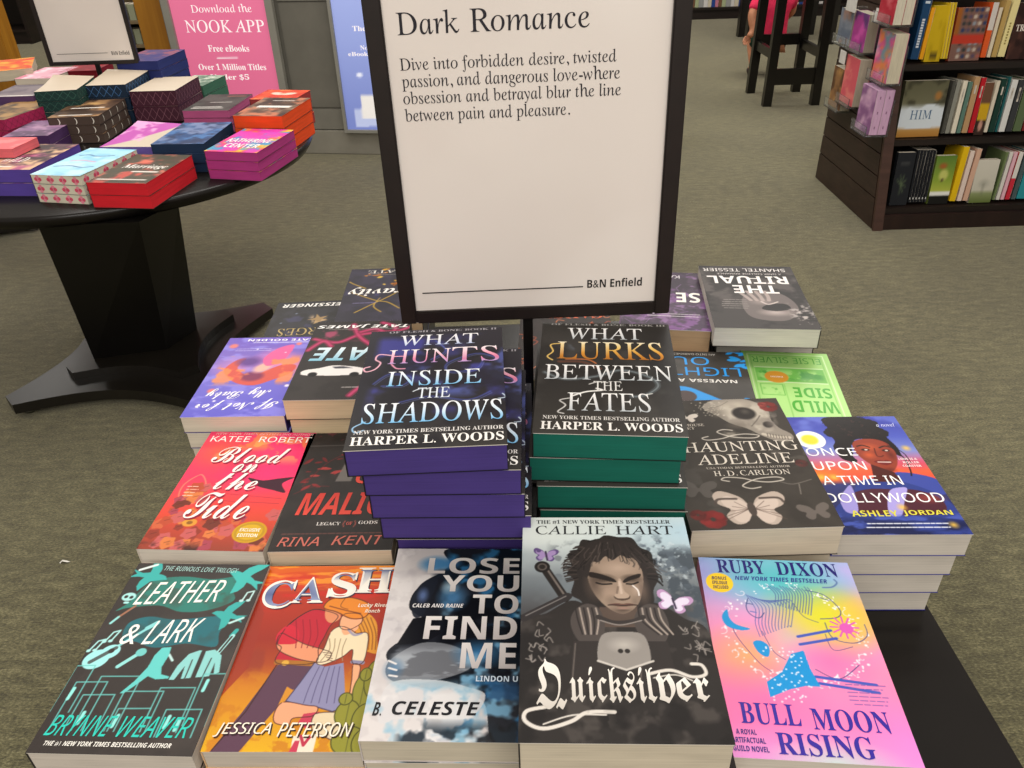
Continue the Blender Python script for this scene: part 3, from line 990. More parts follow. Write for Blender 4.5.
def art_rainbow():
    p = Paint(215, 1.52, 'ef86b6')
    p.grad([(0, '86b9d8'), (.18, 'b2a6d8'), (.38, 'e793c0'), (.6, 'f48ab2'), (.85, 'f07fb8'), (1, 'dd8fce')])
    p.ell(.05, .1, .45, .3, 'a08fd6', .8, 1)
    p.ell(.5, .12, .55, .35, '6cc3c6', .9, 1)
    p.ell(.72, .33, .42, .36, 'd9d83c', .95, 1)
    p.ell(.95, .3, .3, .3, 'f2b53c', .6, 1)
    p.ell(.98, .05, .3, .25, 'b9a8e0', .8, 1)
    p.ell(.2, .55, .34, .28, 'f8a86a', .9, 1)
    p.ell(.5, .5, .2, .3, 'a9d0c0', .5, 1)
    p.ell(.6, .55, .25, .2, 'f58abf', .8, 1)
    p.ell(.55, 1.0, .4, .16, 'b9d0c8', .9, 1)
    p.ell(1, .9, .3, .3, 'd884d4', .7, 1)
    N = '3a4a80'
    p.ell(.52, .14, .5, .26, '45b4bc', .75, 1)
    p.ell(.74, .32, .32, .28, 'd6d42a', .75, 1)
    p.ell(.25, .75, .4, .3, 'ee5f9c', .5, 1)
    p.ell(.68, .56, .3, .22, 'ee68a8', .6, 1)
    # sparkling swirl border
    r = random.Random(9)
    for k in range(150):
        t = r.uniform(0, 2 * PI)
        rr = r.uniform(.85, 1.05)
        p.ell(.52 + .42 * rr * math.cos(t), .42 + .27 * rr * math.sin(t), r.choice([.004, .006, .009]), r.choice([.004, .006, .009]), 'f7f2f4', .85)
    for t in np.arange(0, 2 * PI, .45):
        a, b = .5 + .42 * math.cos(t), .42 + .27 * math.sin(t)
        q = [(a + .04 * s_ * math.cos(s_ * 5 + t), b + .026 * s_ * math.sin(s_ * 5 + t)) for s_ in np.linspace(.1, 1, 9)]
        p.line(q, .005, 'f3e6f0', .8, True)
    # woman's hair and face in line
    for k in range(12):
        p.line([(.27 + .012 * k, .22 + .004 * k), (.31 + .022 * k, .3 - .005 * k), (.29 + .02 * k, .38), (.3 + .018 * k, .45 - .006 * k)], .005, '4b5fa0', .9, True)
    p.line([(.28, .24), (.255, .29), (.27, .33), (.32, .35), (.36, .32)], .006, N, 1, True)
    p.line([(.26, .27), (.3, .275)], .006, N); p.line([(.275, .315), (.31, .32)], .008, '5a6cb0')
    p.line([(.14, .4), (.17, .47), (.26, .58), (.32, .62)], .005, N, .9, True)
    p.line([(.12, .375), (.1, .36)], .006, N)
    p.line([(.32, .42), (.36, .52), (.42, .56)], .005, N, .8, True)
    # man's head with horns and mane
    for k in range(14):
        p.line([(.42 + .02 * k, .16 + .004 * (k % 4)), (.46 + .018 * k, .21), (.44 + .016 * k, .27 + .004 * k)], .006, '4a5f98', .9, True)
    p.line([(.78, .16), (.84, .155), (.88, .13), (.87, .11)], .012, '5f7aa6', 1, True)
    p.line([(.66, .18), (.76, .2), (.82, .25), (.84, .3), (.8, .33), (.7, .34)], .006, N, 1, True)
    p.line([(.56, .26), (.6, .33), (.68, .36)], .005, N, .8, True); p.line([(.74, .22), (.79, .235)], .006, N)
    p.line([(.72, .36), (.74, .44), (.86, .46), (.95, .42), (.96, .36)], .006, N, .9, True)
    p.line([(.58, .6), (.7, .64), (.84, .57)], .006, N, .9, True); p.line([(.7, .42), (.72, .5), (.84, .48)], .005, N, .8, True)
    for a, b, c, d in ((.53, .44, .74, .4), (.53, .48, .76, .44), (.57, .635, .9, .66), (.58, .665, .9, .695)):
        p.line([(a, b), (c, d)], .02, '4458b4')
    # blue top, blue patch, moon, sun
    p.poly([(.46, .53), (.54, .51), (.55, .6), (.58, .68), (.5, .68), (.4, .7), (.28, .74), (.28, .67), (.38, .62)], '1e8fd0', 1)
    p.poly([(.25, .48), (.3, .47), (.34, .5), (.32, .55), (.27, .53)], '1e8fd0', 1, True)
    p.poly([(.13, .31), (.09, .35), (.11, .4), (.19, .42), (.25, .41), (.17, .39), (.135, .355)], '1e93d2', 1, True)
    for k in range(12):
        t = k * PI / 6
        p.line([(.83 + .04 * math.cos(t), .38 + .026 * math.sin(t)), (.83 + .085 * math.cos(t), .38 + .056 * math.sin(t))], .012, 'd65cb0')
    p.ell(.84, .385, .042, .042, 'd75ab2')
    for k in range(70):
        p.ell(.28 + .24 * r.random(), .5 + .26 * r.random(), .006, .006, 'f4eef4', .8)
    p.ell(.115, .155, .088, .088, 'f2c81e')
    for k, t in enumerate(('BONUS', 'EPILOGUE', 'INCLUDED')):
        p.T(t, 'sansbi', .065, .165, .118 + .027 * k, .138 + .027 * k, '2a2450')
    I = '25206e'
    p.T('RUBY', 'serifb', .115, .435, .012, .095, I); p.T('DIXON', 'serifb', .51, .91, .012, .095, I)
    p.T('NEW YORK TIMES BESTSELLER', 'sansbi', .22, .82, .11, .135, '33408c')
    p.T('BULL', 'serifb', .09, .42, .77, .862, '3a2f96'); p.T('MOON', 'serifb', .48, .9, .78, .872, '3a2f96')
    p.T('RISING', 'serifb', .26, .77, .89, .98, '3a2f96')
    for k, t in enumerate(('A ROYAL', 'ARTIFACTUAL', 'GUILD NOVEL')):
        p.T(t, 'sansb', [.05, .02, .02][k], [.16, .2, .21][k], .885 + .034 * k, .907 + .034 * k, '3a3580')
    p.stripes(.72, .95, .655, .76, 6, '6a5aa0', 4, .007, .9)
    return p


# ------------------------------------------------------------------ covers: second row
def art_tide():
    p = Paint(165, 1.52, 'e43a55')
    p.grad([(0, 'e2386a'), (.35, 'ee2f62'), (.55, 'ea3f4c'), (.75, 'd2452f'), (1, '8f3a26')])
    p.ell(.2, .2, .4, .35, 'f0632e', .7, 1)
    p.ell(.75, .4, .5, .3, 'f02f70', .8, 1)
    p.noise('e89a3c', 8, 3, .52, .62, .6, rng=(.15, 1.0, -.1, .2))
    p.line([(.13, .42), (.06, .5), (.08, .6), (.18, .66), (.26, .62), (.25, .5), (.18, .42)], .012, 'f08a6a', .8, True, True)
    # dark fluke
    p.poly([(.58, .43), (.72, .45), (.86, .43), (.98, .42), (.9, .475), (.96, .55), (.84, .53), (.7, .5)], '3b1826', 1, True)
    p.ell(.5, .3, .2, .2, '7a1030', .4, 1)
    # flowers along the bottom and the left
    r = random.Random(2)
    for k in range(54):
        a, b = r.uniform(0, 1), r.uniform(.72, .98)
        if k > 36:
            a, b = r.uniform(.1, .3), r.uniform(.5, .8)
        cx = r.choice(['b5482c', 'c8603a', '8c3524', 'd4783c', 'a34050', 'c05a58', '6d2e1e'])
        q = [(math.cos(t) * (1 + .3 * (j % 2)), math.sin(t) * (1 + .3 * (j % 2))) for j, t in enumerate(np.arange(0, 2 * PI, PI / 5))]
        p.shape(q, a, b, r.uniform(.03, .06), cx, r.uniform(0, 3), .95, True)
        p.line([(a - .02, b), (a + .02, b - .012)], .006, '4a1d14', .6)
    p.ell(.3, .8, .06, .045, 'd89a34', .9); p.ell(.3, .8, .025, .02, '8d5a1c')
    p.noise('3a1c16', 9, 6, .5, .6, .85, rng=(-.1, 1.1, .93, 1.2))
    p.line([(.35, .56), (.95, .6)], .005, '6e1530', .7); p.line([(.32, .62), (.95, .64)], .005, '6e1530', .7)
    p.noise('f6b85a', 7, 12, .56, .6, .5, rng=(.15, 1, .05, .32))
    W = 'f7ece2'
    p.T('NEW YORK TIMES BESTSELLING AUTHOR', 'sansi', .06, .98, .01, .03, 'f0b8b4')
    p.T('KATEE', 'sans', .045, .41, .045, .1, W); p.T('ROBERT', 'sans', .5, .98, .045, .1, W)
    for d, c in ((.012, '8a1838'), (0, W)):
        p.T('Blood', 'script', .17 + d, .83 + d, .15 + d, .3 + d, c, .12)
        p.T('on', 'script', .41 + d, .61 + d, .31 + d, .385 + d, c, .1)
        p.T('the', 'script', .33 + d, .69 + d, .39 + d, .535 + d, c, .1)
        p.T('Tide', 'script', .22 + d, .73 + d, .56 + d, .77 + d, c, .15)
    p.ell(.82, .86, .135, .12, 'c8960e'); p.ell(.82, .86, .12, .105, 'b58a18'); p.ell(.82, .86, .1, .085, 'd0a21c')
    for k, t in enumerate(('EXCLUSIVE', 'EDITION')):
        p.T(t, 'sansb', .74, .9, .835 + .04 * k, .86 + .04 * k, 'f8f0dc')
    p.stripes(.1, .21, .5, .6, 4, 'f6d8c8', 3, .007)
    return p


def art_malice():
    p = Paint(120, 1.52, '2b2725')
    p.noise('3b3431', 5, 3, .45, .65, .5)
    p.noise('6d3038', 9, 6, .55, .62, .6, rng=(-.1, 1, -.1, .14))
    p.line([(0, .13), (1, .12)], .006, '6a6461')
    r = random.Random(8)
    for k in range(16):
        a, b, t = .06 + r.uniform(0, .34), r.uniform(.2, .52), r.uniform(-1, 1)
        p.shape([(-1, 0), (-.3, -.35), (.6, -.2), (1, 0), (.5, .25), (-.4, .3)], a, b, r.uniform(.025, .06), r.choice(['8d2b2c', 'a63a38', '6c2223']), t, .9, True)
    p.line([(.1, .5), (.25, .3), (.42, .2)], .008, '5c2324', 1, True); p.line([(.05, .56), (.2, .5), (.34, .5)], .008, '5c2324', 1, True)
    p.poly([(.46, .16), (.56, .16), (.52, .46), (.38, .46)], '77706b', .8)
    p.poly([(.86, .3), (.94, .3), (.99, .5), (.84, .48)], '87807b', .8)
    R = [(0, 'c0382f'), (1, 'd94a3c')]
    p.T('GOD', 'sansbi', .5, .98, .16, .29, R)
    p.T('OF', 'sansbi', .56, .84, .36, .48, R)
    p.T('MALICE', 'sansbi', .12, 1.0, .555, .735, R)
    p.T('LEGACY', 'serifb', .33, .53, .79, .815, 'd8d0ca'); p.T('OF', 'serifb', .58, .63, .79, .815, 'c25a50'); p.T('GODS', 'serifb', .68, .84, .785, .81, 'd8d0ca')
    p.line([(.565, .78), (.555, .803), (.565, .825)], .006, 'c25a50', 1, True); p.line([(.645, .78), (.655, .803), (.645, .825)], .006, 'c25a50', 1, True)
    p.stripes(.05, .98, .86, .885, 1, '7d4a44', 3, .008)
    p.T('RINA', 'sansi', .06, .4, .9, .965, 'c46a5c'); p.T('KENT', 'sansi', .5, .93, .895, .96, 'c46a5c')
    return p


def art_smoke():
    p = Paint(190, 1.52, '26242a')
    p.grad([(0, '2e2c33'), (.5, '222027'), (1, '34312f')])
    p.noise('3f3f8a', 3.2, 4, .5, .68, .9, rng=(.05, 1.05, .05, .8))
    p.noise('5a68b8', 4.5, 9, .56, .7, .7, rng=(.3, 1.05, .08, .65))
    p.noise('1d1b20', 4, 13, .45, .6, .8, rng=(-.1, 1.1, .2, 1.1))
    for q in ([(.95, .3), (.8, .26), (.6, .34), (.62, .42), (.8, .4), (.85, .33)], [(.1, .5), (.2, .42), (.35, .45), (.3, .52), (.16, .52)], [(.3, .66), (.5, .62), (.75, .66), (.9, .6)], [(.5, .12), (.58, .22), (.48, .3)]):
        p.line(q, .016, '4a56a6', .6, True)
        p.line([(a + .01, b + .012) for a, b in q], .006, '8090d8', .5, True)
    S = [(0, 'f4f2f4'), (.6, 'e6e6ee'), (1, 'b9c6e6')]
    H = [(0, 'f6f0f2'), (.4, 'f0a9bd'), (.75, 'd97a9e'), (1, 'b8a2d8')]
    B = [(0, 'f4f4f6'), (.5, 'cfe2f0'), (1, '74b4e0')]
    p.T('OF FLESH & BONE: BOOK II', 'serifb', .14, .96, .008, .028, 'a6a2a8')
    p.T('WHAT', 'serif', .23, .82, .055, .16, S)
    p.T('HUN', 'serif', .17, .62, .2, .33, H); p.T('TS', 'serif', .63, .97, .19, .335, H)
    p.line([(.2, .25), (.1, .235), (.08, .28), (.12, .315), (.09, .37), (.03, .39), (.01, .36), (.05, .345)], .012, 'f0b4c4', 1, True)
    p.line([(.2, .33), (.24, .37), (.3, .375)], .012, 'e89ab4', 1, True)
    p.T('INSIDE', 'serif', .19, .84, .4, .53, B)
    p.T('THE', 'serif', .41, .63, .55, .635, 'dfe6ee')
    p.line([(.38, .575), (.43, .555), (.5, .56)], .009, 'dfe6ee', 1, True)
    p.T('SHADOWS', 'serif', .07, .98, .665, .82, B)
    p.line([(.1, .8), (.03, .84), (.05, .875), (.1, .86)], .01, '9cc8ea', 1, True); p.line([(.95, .66), (1.0, .65), (.98, .62)], .008, 'cfe2f0', 1, True)
    p.T('NEW YORK TIMES BESTSELLING AUTHOR', 'serifb', .04, .98, .865, .893, 'dcd8d4')
    p.T('HARPER L. WOODS', 'serifb', .03, .98, .91, .97, 'f2eee8')
    return p


def art_serpent():
    p = Paint(190, 1.52, '2c2a28')
    p.grad([(0, '35322f'), (.5, '262423'), (1, '3a3733')])
    p.noise('44413e', 4, 4, .5, .7, .6)
    p.noise('8a9cb4', 6, 8, .55, .66, .6, rng=(.2, .5, .08, .3))
    for w_, c, al in ((.04, '5a6266', .55), (.012, '8c989c', .6)):
        p.line([(.05, .5), (.2, .56), (.42, .53), (.6, .47), (.78, .52), (.85, .6), (.76, .68), (.66, .7)], w_, c, al, True)
    p.line([(.15, .4), (.32, .4), (.45, .46)], .03, '6b4030', .7, True)
    S = [(0, 'f6f4f2'), (.6, 'e0e0e0'), (1, 'b8bec2')]
    G = [(0, 'f4ead2'), (.35, 'e6c06a'), (.7, 'd08a2e'), (1, 'a86a2a')]
    p.T('OF FLESH & BONE: BOOK III', 'serifb', .07, .97, .008, .028, 'a6a29e')
    p.T('WHAT', 'serif', .2, .78, .055, .175, S)
    p.T('LURKS', 'serif', .13, .92, .2, .375, G)
    p.line([(.17, .22), (.08, .235), (.1, .3), (.06, .35), (.1, .385)], .012, 'e6c06a', 1, True); p.line([(.2, .375), (.35, .375), (.42, .41)], .014, 'b86a3a', 1, True)
    p.T('BETWEEN', 'serif', .05, .96, .43, .565, S)
    p.T('THE', 'serif', .4, .6, .575, .655, 'e4e2de'); p.line([(.37, .6), (.43, .58), (.5, .585)], .009, 'e4e2de', 1, True)
    p.T('FATES', 'serif', .22, .78, .675, .825, S)
    p.line([(.26, .7), (.35, .665), (.46, .65), (.42, .635)], .016, 'f0eeea', 1, True)
    p.line([(.24, .72), (.17, .74), (.21, .78), (.16, .83), (.2, .845)], .01, 'd8d6d2', 1, True); p.line([(.76, .68), (.8, .67)], .01, 'd8d6d2')
    p.T('NEW YORK TIMES BESTSELLING AUTHOR', 'serifb', .06, .96, .865, .893, 'd6d2cc')
    p.T('HARPER L. WOODS', 'serifb', .05, .97, .91, .97, 'f2eee8')
    return p


def art_skull():
    p = Paint(170, 1.5, '37322d')
    p.noise('443e38', 4, 3, .45, .65, .6)
    p.noise('5a4a42', 9, 5, .52, .62, .6, rng=(-.1, .35, .04, .2))
    p.noise('4c4742', 9, 6, .5, .62, .7, rng=(-.1, .3, .5, .95))
    p.noise('555049', 9, 7, .5, .62, .7, rng=(.72, 1.1, .25, .6))
    # skull lying on its side
    p.poly([(.38, .07), (.5, .0), (.68, -.01), (.82, .04), (.88, .12), (.87, .2), (.9, .27), (.97, .33), (.95, .38), (.84, .38), (.74, .33), (.66, .27), (.55, .22), (.47, .15)], '8d8479', 1, True)
    p.noise('c2b8a8', 6, 11, .45, .6, .7, rng=(.44, .92, .02, .36))
    p.ell(.66, .05, .16, .07, 'b3a898', .7, .9)
    p.ell(.48, .12, .1, .1, '5f574e', .6, .9); p.ell(.6, .24, .12, .06, '6b6258', .6, .9)
    p.line([(.42, .08), (.52, .06), (.6, .02)], .006, '6b6258', .8, True); p.line([(.7, .25), (.76, .2), (.8, .16)], .01, '5f574e', .8, True)
    p.ell(.685, .135, .105, .095, '2d2825', 1, .25); p.ell(.7, .12, .05, .05, '5a534c', .7, .9)
    p.ell(.83, .24, .045, .05, '2d2825', .95, .3, .5)
    p.line([(.76, .32), (.84, .345), (.94, .355)], .03, 'bdb2a2', 1, True)
    for k in range(8):
        p.line([(.79 + .02 * k, .315 + .004 * k), (.785 + .02 * k, .345 + .004 * k)], .006, '564d45')
    r = random.Random(3)
    for k in range(70):
        p.ell(.3 + r.random() * .26, .02 + r.random() * .13, .006, .006, 'b9afa0', .7)
    # red flowers
    for cx, cy, k, c in ((.9, .08, .08, '7d2f2a'), (.17, .93, .1, '8a2a28'), (.08, .9, .06, '6a2a26'), (.93, .56, .05, '5e3430'), (.86, .06, .04, '94403a')):
        for j in range(9):
            t = j * .7
            p.ell(cx + k * .55 * math.cos(t), cy + k * .36 * math.sin(t), k * .45, k * .4, shade(c, .75 + .06 * (j % 5)), .9, .3)
    p.noise('7a716a', 12, 15, .55, .62, .7, rng=(.8, 1.1, .12, .3))
    # butterflies
    p.shape(FLY, .23, .16, .085, 'd8ccc0', .2, .95, True); p.shape(FLY, .1, .08, .12, '6a5548', -.3, .8, True)
    p.shape(FLY, .14, .73, .13, '5f5954', .1, .7, True); p.shape(FLY, .86, .9, .11, '6b625c', -.1, .9, True)
    p.shape(FLY, .45, .87, .24, 'b8a79a', .05, 1, True); p.shape(FLY, .45, .88, .19, 'cdbbae', .05, .9, True)
    for s_ in (-1, 1):
        for k in range(5):
            p.line([(.45 + s_ * .02, .87), (.45 + s_ * (.1 + .025 * k), .82 + .03 * k)], .005, '5d4c44', .8)
        p.line([(.45 + s_ * .08, .8), (.45 + s_ * .2, .8), (.45 + s_ * .23, .83)], .02, '4c413b', .9, True)
    p.ell(.45, .87, .028, .07, '4a403a'); p.line([(.94, .68), (.8, .71), (.72, .69)], .007, '7d756d', .8, True); p.line([(.84, .71), (.82, .78)], .007, '7d756d')
    L = 'd9cfc2'
    for s_, cy in ((1, .315), (-1, .69)):
        q = [(.34, .012), (.29, .025), (.33, .042), (.44, .032), (.52, .01), (.62, .0), (.72, .014), (.68, .034), (.56, .028), (.48, .008), (.42, -.022), (.47, -.042), (.54, -.034)]
        p.line([(a + (.0 if s_ > 0 else .03), cy + s_ * b) for a, b in q], .009, L, .95, True)
    p.T('CAT & MOUSE', 'serifb', .06, .34, .215, .238, 'b6aca0'); p.T('DUET', 'serifb', .13, .26, .245, .265, 'b6aca0')
    p.T('HAUNTING', 'serif', .125, .97, .375, .455, L); p.T('ADELINE', 'serif', .19, .89, .475, .555, L)
    p.T('USA TODAY BESTSELLING AUTHOR', 'serifb', .24, .84, .573, .588, 'b6aca0')
    p.T('H. D. CARLTON', 'serif', .28, .82, .602, .64, L)
    return p


def art_sunset():
    p = Paint(165, 1.52, '3a44a8')
    p.grad([(0, '33389a'), (.2, '4a57b4'), (.33, '7a86c4'), (.42, 'c06a8a'), (.5, 'e2603c'), (.58, 'd9503a'), (.62, '34386e'), (1, '23264a')])
    p.noise('6f7fd0', 3, 5, .5, .65, .6, rng=(-.1, 1.1, -.1, .36))
    p.ell(.08, .55, .25, .12, 'f28a2a', .9, .9); p.ell(.9, .45, .25, .1, 'cf3f5a', .8, .9)
    p.poly([(.6, .57), (.75, .52), (1, .58), (1, .7), (.6, .7)], '3d4a9a', 1, True)
    # dress and shoulders
    p.poly([(.25, .72), (.38, .6), (.55, .57), (.72, .6), (.9, .68), (1, .8), (1, 1), (0, 1), (.1, .8)], '2f3d84', 1, True)
    p.poly([(.22, .72), (.4, .66), (.62, .66), (.8, .67), (.93, .74), (.9, .84), (.7, .86), (.4, .85), (.2, .82)], '4c2430', 1, True)
    p.ell(.84, .73, .16, .08, '8e3a36', .9, .9)
    p.poly([(.16, .74), (.24, .66), (.3, .63), (.28, .76), (.24, .84), (.16, .83)], '9a90d0', 1, True)
    p.poly([(.58, .67), (.68, .645), (.72, .66), (.64, .76), (.56, .86), (.48, .86), (.5, .78)], 'a59ad8', 1, True)
    p.noise('1a1f45', 4, 8, .35, .55, .9, sy=2.5, rng=(-.1, 1.1, .86, 1.2)); p.noise('4a5cb4', 5, 9, .56, .66, .8, sy=3, rng=(-.1, 1.1, .82, 1.2))
    # hair piled up
    p.poly([(.36, .1), (.34, .03), (.44, .0), (.62, .0), (.74, .04), (.8, .13), (.82, .22), (.85, .3), (.84, .38), (.8, .36), (.74, .26), (.6, .22), (.5, .25), (.46, .33), (.42, .42), (.34, .4), (.32, .3), (.36, .24), (.34, .16)], '17100f', 1, True)
    r = random.Random(6)
    for k in range(46):
        a, b = r.uniform(.33, .8), r.uniform(.0, .2)
        t = r.uniform(0, 6)
        p.line([(a, b), (a + .02 * math.cos(t), b + .015 * math.sin(t)), (a + .03 * math.cos(t + 1.2), b + .02 * math.sin(t + 1.2))], .009, ['2d1d18', '0d0909', '382019'][k % 3], 1, True)
    for k in range(40):
        t_ = k * PI / 20
        p.ell(.58 + (.22 + .03 * math.sin(7 * t_)) * math.cos(t_), .14 + .125 * math.sin(t_), .035, .035, '17100f')
    for k in range(9):
        p.ell(.4 + .012 * (k % 3), .24 + .022 * k, .035, .03, '17100f')
    # face
    p.poly([(.5, .26), (.58, .225), (.7, .225), (.78, .26), (.81, .33), (.79, .41), (.74, .48), (.67, .52), (.6, .49), (.52, .42), (.48, .34)], '8e3a26', 1, True)
    p.ell(.62, .3, .1, .07, 'c4582f', .8, .9); p.ell(.58, .37, .07, .06, 'cf5c30', .8, .9); p.ell(.76, .37, .05, .09, '5c2018', .8, .9); p.ell(.68, .5, .07, .04, '5c2018', .7, .9)
    p.line([(.52, .29), (.57, .282), (.62, .3)], .014, '1f0e0c', 1, True); p.line([(.7, .305), (.75, .29), (.79, .3)], .014, '1f0e0c', 1, True)
    p.ell(.575, .322, .035, .016, '2b1210'); p.ell(.74, .33, .032, .016, '2b1210'); p.ell(.58, .322, .014, .009, 'e6d6cc'); p.ell(.745, .33, .013, .009, 'e6d6cc')
    p.line([(.655, .31), (.64, .375), (.67, .385), (.695, .375)], .01, '52190f', 1, True)
    p.poly([(.59, .43), (.64, .415), (.67, .42), (.7, .415), (.74, .435), (.67, .46)], '6d1d1c', 1, True); p.line([(.62, .432), (.72, .434)], .012, 'e8d8d0')
    p.poly([(.55, .45), (.7, .52), (.72, .6), (.5, .6)], '4a1c18', 1)
    p.line([(.8, .3), (.85, .4), (.84, .5), (.82, .55)], .012, '150e0d', 1, True); p.line([(.78, .28), (.87, .35), (.88, .44)], .008, '150e0d', 1, True)
    # round sun emblem and lights
    p.ell(.16, .225, .125, .125, 'f4f2e8'); p.ell(.155, .225, .08, .08, 'e8d23a', 1, .25)
    for a, b in ((.92, .31), (.2, .56), (.6, .8), (.9, .93), (.1, .56)):
        p.ell(a, b, .05, .05, 'f4c24a', .9, 1)
    W = 'f4f2f2'
    p.T('ONCE', 'sans', .07, .49, .305, .375, W); p.T('UPON', 'sans', .07, .5, .425, .5, W); p.T('A TIME IN', 'sans', .09, .72, .55, .625, W); p.T('DOLLYWOOD', 'sans', .05, .96, .69, .765, W)
    p.T('ASHLEY', 'sansb', .19, .54, .825, .87, 'd9d04a'); p.T('JORDAN', 'sansb', .58, .95, .825, .87, 'd9d04a')
    p.T('a novel', 'ital', .79, .95, .07, .105, 'dfe2f2')
    for k, t in enumerate(('LOVE IS A', 'ROLLER', 'COASTER')):
        p.T(t, 'sansb', .8 + .02 * (k == 1), .95, .4 + .03 * k, .418 + .03 * k, 'f0e4e4')
    p.stripes(.2, .98, .905, .96, 2, 'e8eaf2', 2, .01)
    return p


# ------------------------------------------------------------------ covers: the rows that face away
def art_embrace():
    p = Paint(110, 1.52, '5a55b4')
    p.grad([(0, '5f5ac0'), (.4, '6f66c4'), (.7, '7a64b8'), (1, '6a52b8')])
    p.noise('8d86dc', 5, 4, .5, .65, .7, sy=2)
    p.ell(.2, .6, .3, .3, 'f08a9a', .8, .9); p.ell(.75, .6, .3, .25, 'd78ab8', .7, .9); p.ell(.4, .7, .25, .25, 'e07ab0', .8, .9)
    # two figures embracing
    p.poly([(.15, .5), (.3, .42), (.45, .36), (.62, .38), (.75, .45), (.85, .56), (.78, .68), (.68, .7), (.72, .58), (.55, .48), (.38, .56), (.25, .62), (.12, .6)], 'cf5040', .95, True)
    p.ell(.52, .47, .14, .11, '7a2f52', .95, .4); p.ell(.46, .58, .1, .14, 'f0b49a', .9, .5, .6); p.ell(.63, .66, .17, .13, '5a3580', .9, .6)
    p.poly([(.28, .68), (.42, .6), (.5, .7), (.4, .84), (.24, .88)], 'e2578e', .9, True)
    p.noise('f28a4a', 6, 13, .54, .62, .8, rng=(.06, .95, .35, .75))
    for a, b, k in ((.2, .9, .04), (.76, .18, .02), (.62, .83, .015), (.3, .78, .012), (.12, .35, .03), (.85, .3, .05), (.9, .88, .06)):
        p.ell(a, b, k, k, 'f4ecf4' if k < .035 else 'e8786a', .9, .5)
    p.T('If Not for', 'script', .12, .92, .07, .19, 'f4f0f4', .1, .02); p.T('My Baby', 'script', .25, .88, .2, .33, 'f4f0f4', .1, .02)
    p.T('KATE GOLDEN', 'sansb', .05, .78, .945, .975, 'f2eef4'); p.stripes(.1, .8, .915, .935, 1, 'd8d4ea', 1, .01)
    p.stripes(.45, .9, .8, .85, 2, 'c8c0e4', 5, .01, .8)
    return p


def art_pinksmoke():
    p = Paint(120, 1.5, '2d2927')
    p.noise('3a3532', 5, 3, .45, .65, .5)
    for q in ([(.0, .2), (.1, .14), (.2, .1), (.1, .02)], [(.95, .75), (.7, .7), (.5, .8), (.2, .84), (.0, .78)], [(.3, .62), (.5, .78), (.6, .95)], [(.0, .9), (.2, .82), (.35, .88), (.5, .84)], [(.4, .05), (.3, .15), (.05, .2)], [(.75, .65), (.85, .72), (.97, .6)], [(.2, .75), (.15, .9), (.3, .97)]):
        p.line(q, .07, '8d2848', .75, True); p.line(q, .03, 'c2406c', .8, True)
    p.noise('d8507c', 5, 9, .56, .66, .6, rng=(0, 1, .7, .95))
    # white car
    p.poly([(.3, .3), (.35, .36), (.5, .39), (.66, .4), (.78, .37), (.9, .35), (.94, .32), (.88, .285), (.5, .28)], 'e2dcd8', 1, True)
    p.poly([(.45, .365), (.55, .39), (.66, .385), (.62, .36)], '4a4a52', 1); p.ell(.42, .29, .045, .04, '1b1918'); p.ell(.82, .295, .045, .04, '1b1918'); p.ell(.3, .31, .05, .03, 'd0405c', .8, .6)
    S = [(0, '7fb8cc'), (.5, 'b4d0da'), (1, 'e0ecef')]
    p.T('HATE', 'sansbi', .12, .92, .46, .63, S, .03)
    p.T('TATE JAMES', 'sansbi', .02, .98, .9, .955, 'f0ece8'); p.stripes(.1, .95, .875, .89, 1, 'a8a09c', 1, .008)
    p.stripes(.1, .5, .13, .15, 1, 'c8c0bc', 4, .01)
    return p


def art_dirges():
    p = Paint(90, 1.5, '2c2b2b')
    p.noise('3a3a40', 5, 3, .45, .65, .6); p.noise('4a4a70', 6, 7, .56, .66, .5, rng=(.3, 1, .3, .8))
    G = 'b09a66'
    p.shape([(-1, .1), (-.4, -.3), (0, -1), (.2, -.2), (1, -.3), (.4, .2), (.6, 1), (0, .45), (-.6, .9), (-.4, .2)], .4, .66, .13, '9a7f58', .3)
    p.noise('d0b088', 12, 5, .5, .6, .7, rng=(.28, .54, .58, .76))
    p.T('DIRGES', 'serif', .15, .85, .4, .52, G); p.T('& DARLINGS', 'serifb', .2, .75, .32, .36, G)
    p.T('GEISSINGER', 'sansbi', .05, .92, .9, .96, 'ece8e2')
    for a, b in ((.7, .78), (.8, .4), (.85, .62), (.15, .8)):
        p.ell(a, b, .02, .02, '8a98b0', .8, .6)
    return p


def art_gravity():
    p = Paint(100, 1.5, '34323a')
    p.noise('454052', 4, 4, .45, .65, .6)
    for q in ([(.8, .2), (.6, .35), (.5, .42), (.35, .55), (.3, .7)], [(.9, .55), (.6, .4), (.45, .36), (.3, .25)], [(.55, .44), (.6, .3), (.5, .2)], [(.75, .62), (.9, .7), (.97, .75)]):
        p.line(q, .016, 'b8953a', .95, True)
    r = random.Random(4)
    for k in range(26):
        a, b = r.choice([(.2, .75), (.45, .72), (.7, .85), (.1, .9), (.6, .92)])
        p.ell(a + r.uniform(-.09, .09), b + r.uniform(-.06, .06), r.uniform(.015, .05), r.uniform(.015, .04), r.choice(['d09a2a', 'c07a22', 'a8601e', 'e0b84a']), .9, .5, r.uniform(0, 3))
    p.noise('4e4a80', 5, 8, .56, .66, .5, rng=(.2, 1, .3, .7))
    p.T('Gravity', 'italb', .08, .95, .48, .64, 'ece6de'); p.T('CATE', 'serif', .3, .78, .9, .96, 'd8d2c8'); p.stripes(.3, .85, .86, .88, 1, '98928c', 1, .008)
    p.stripes(.55, .9, .34, .38, 1, '9a8ec0', 2, .01)
    return p


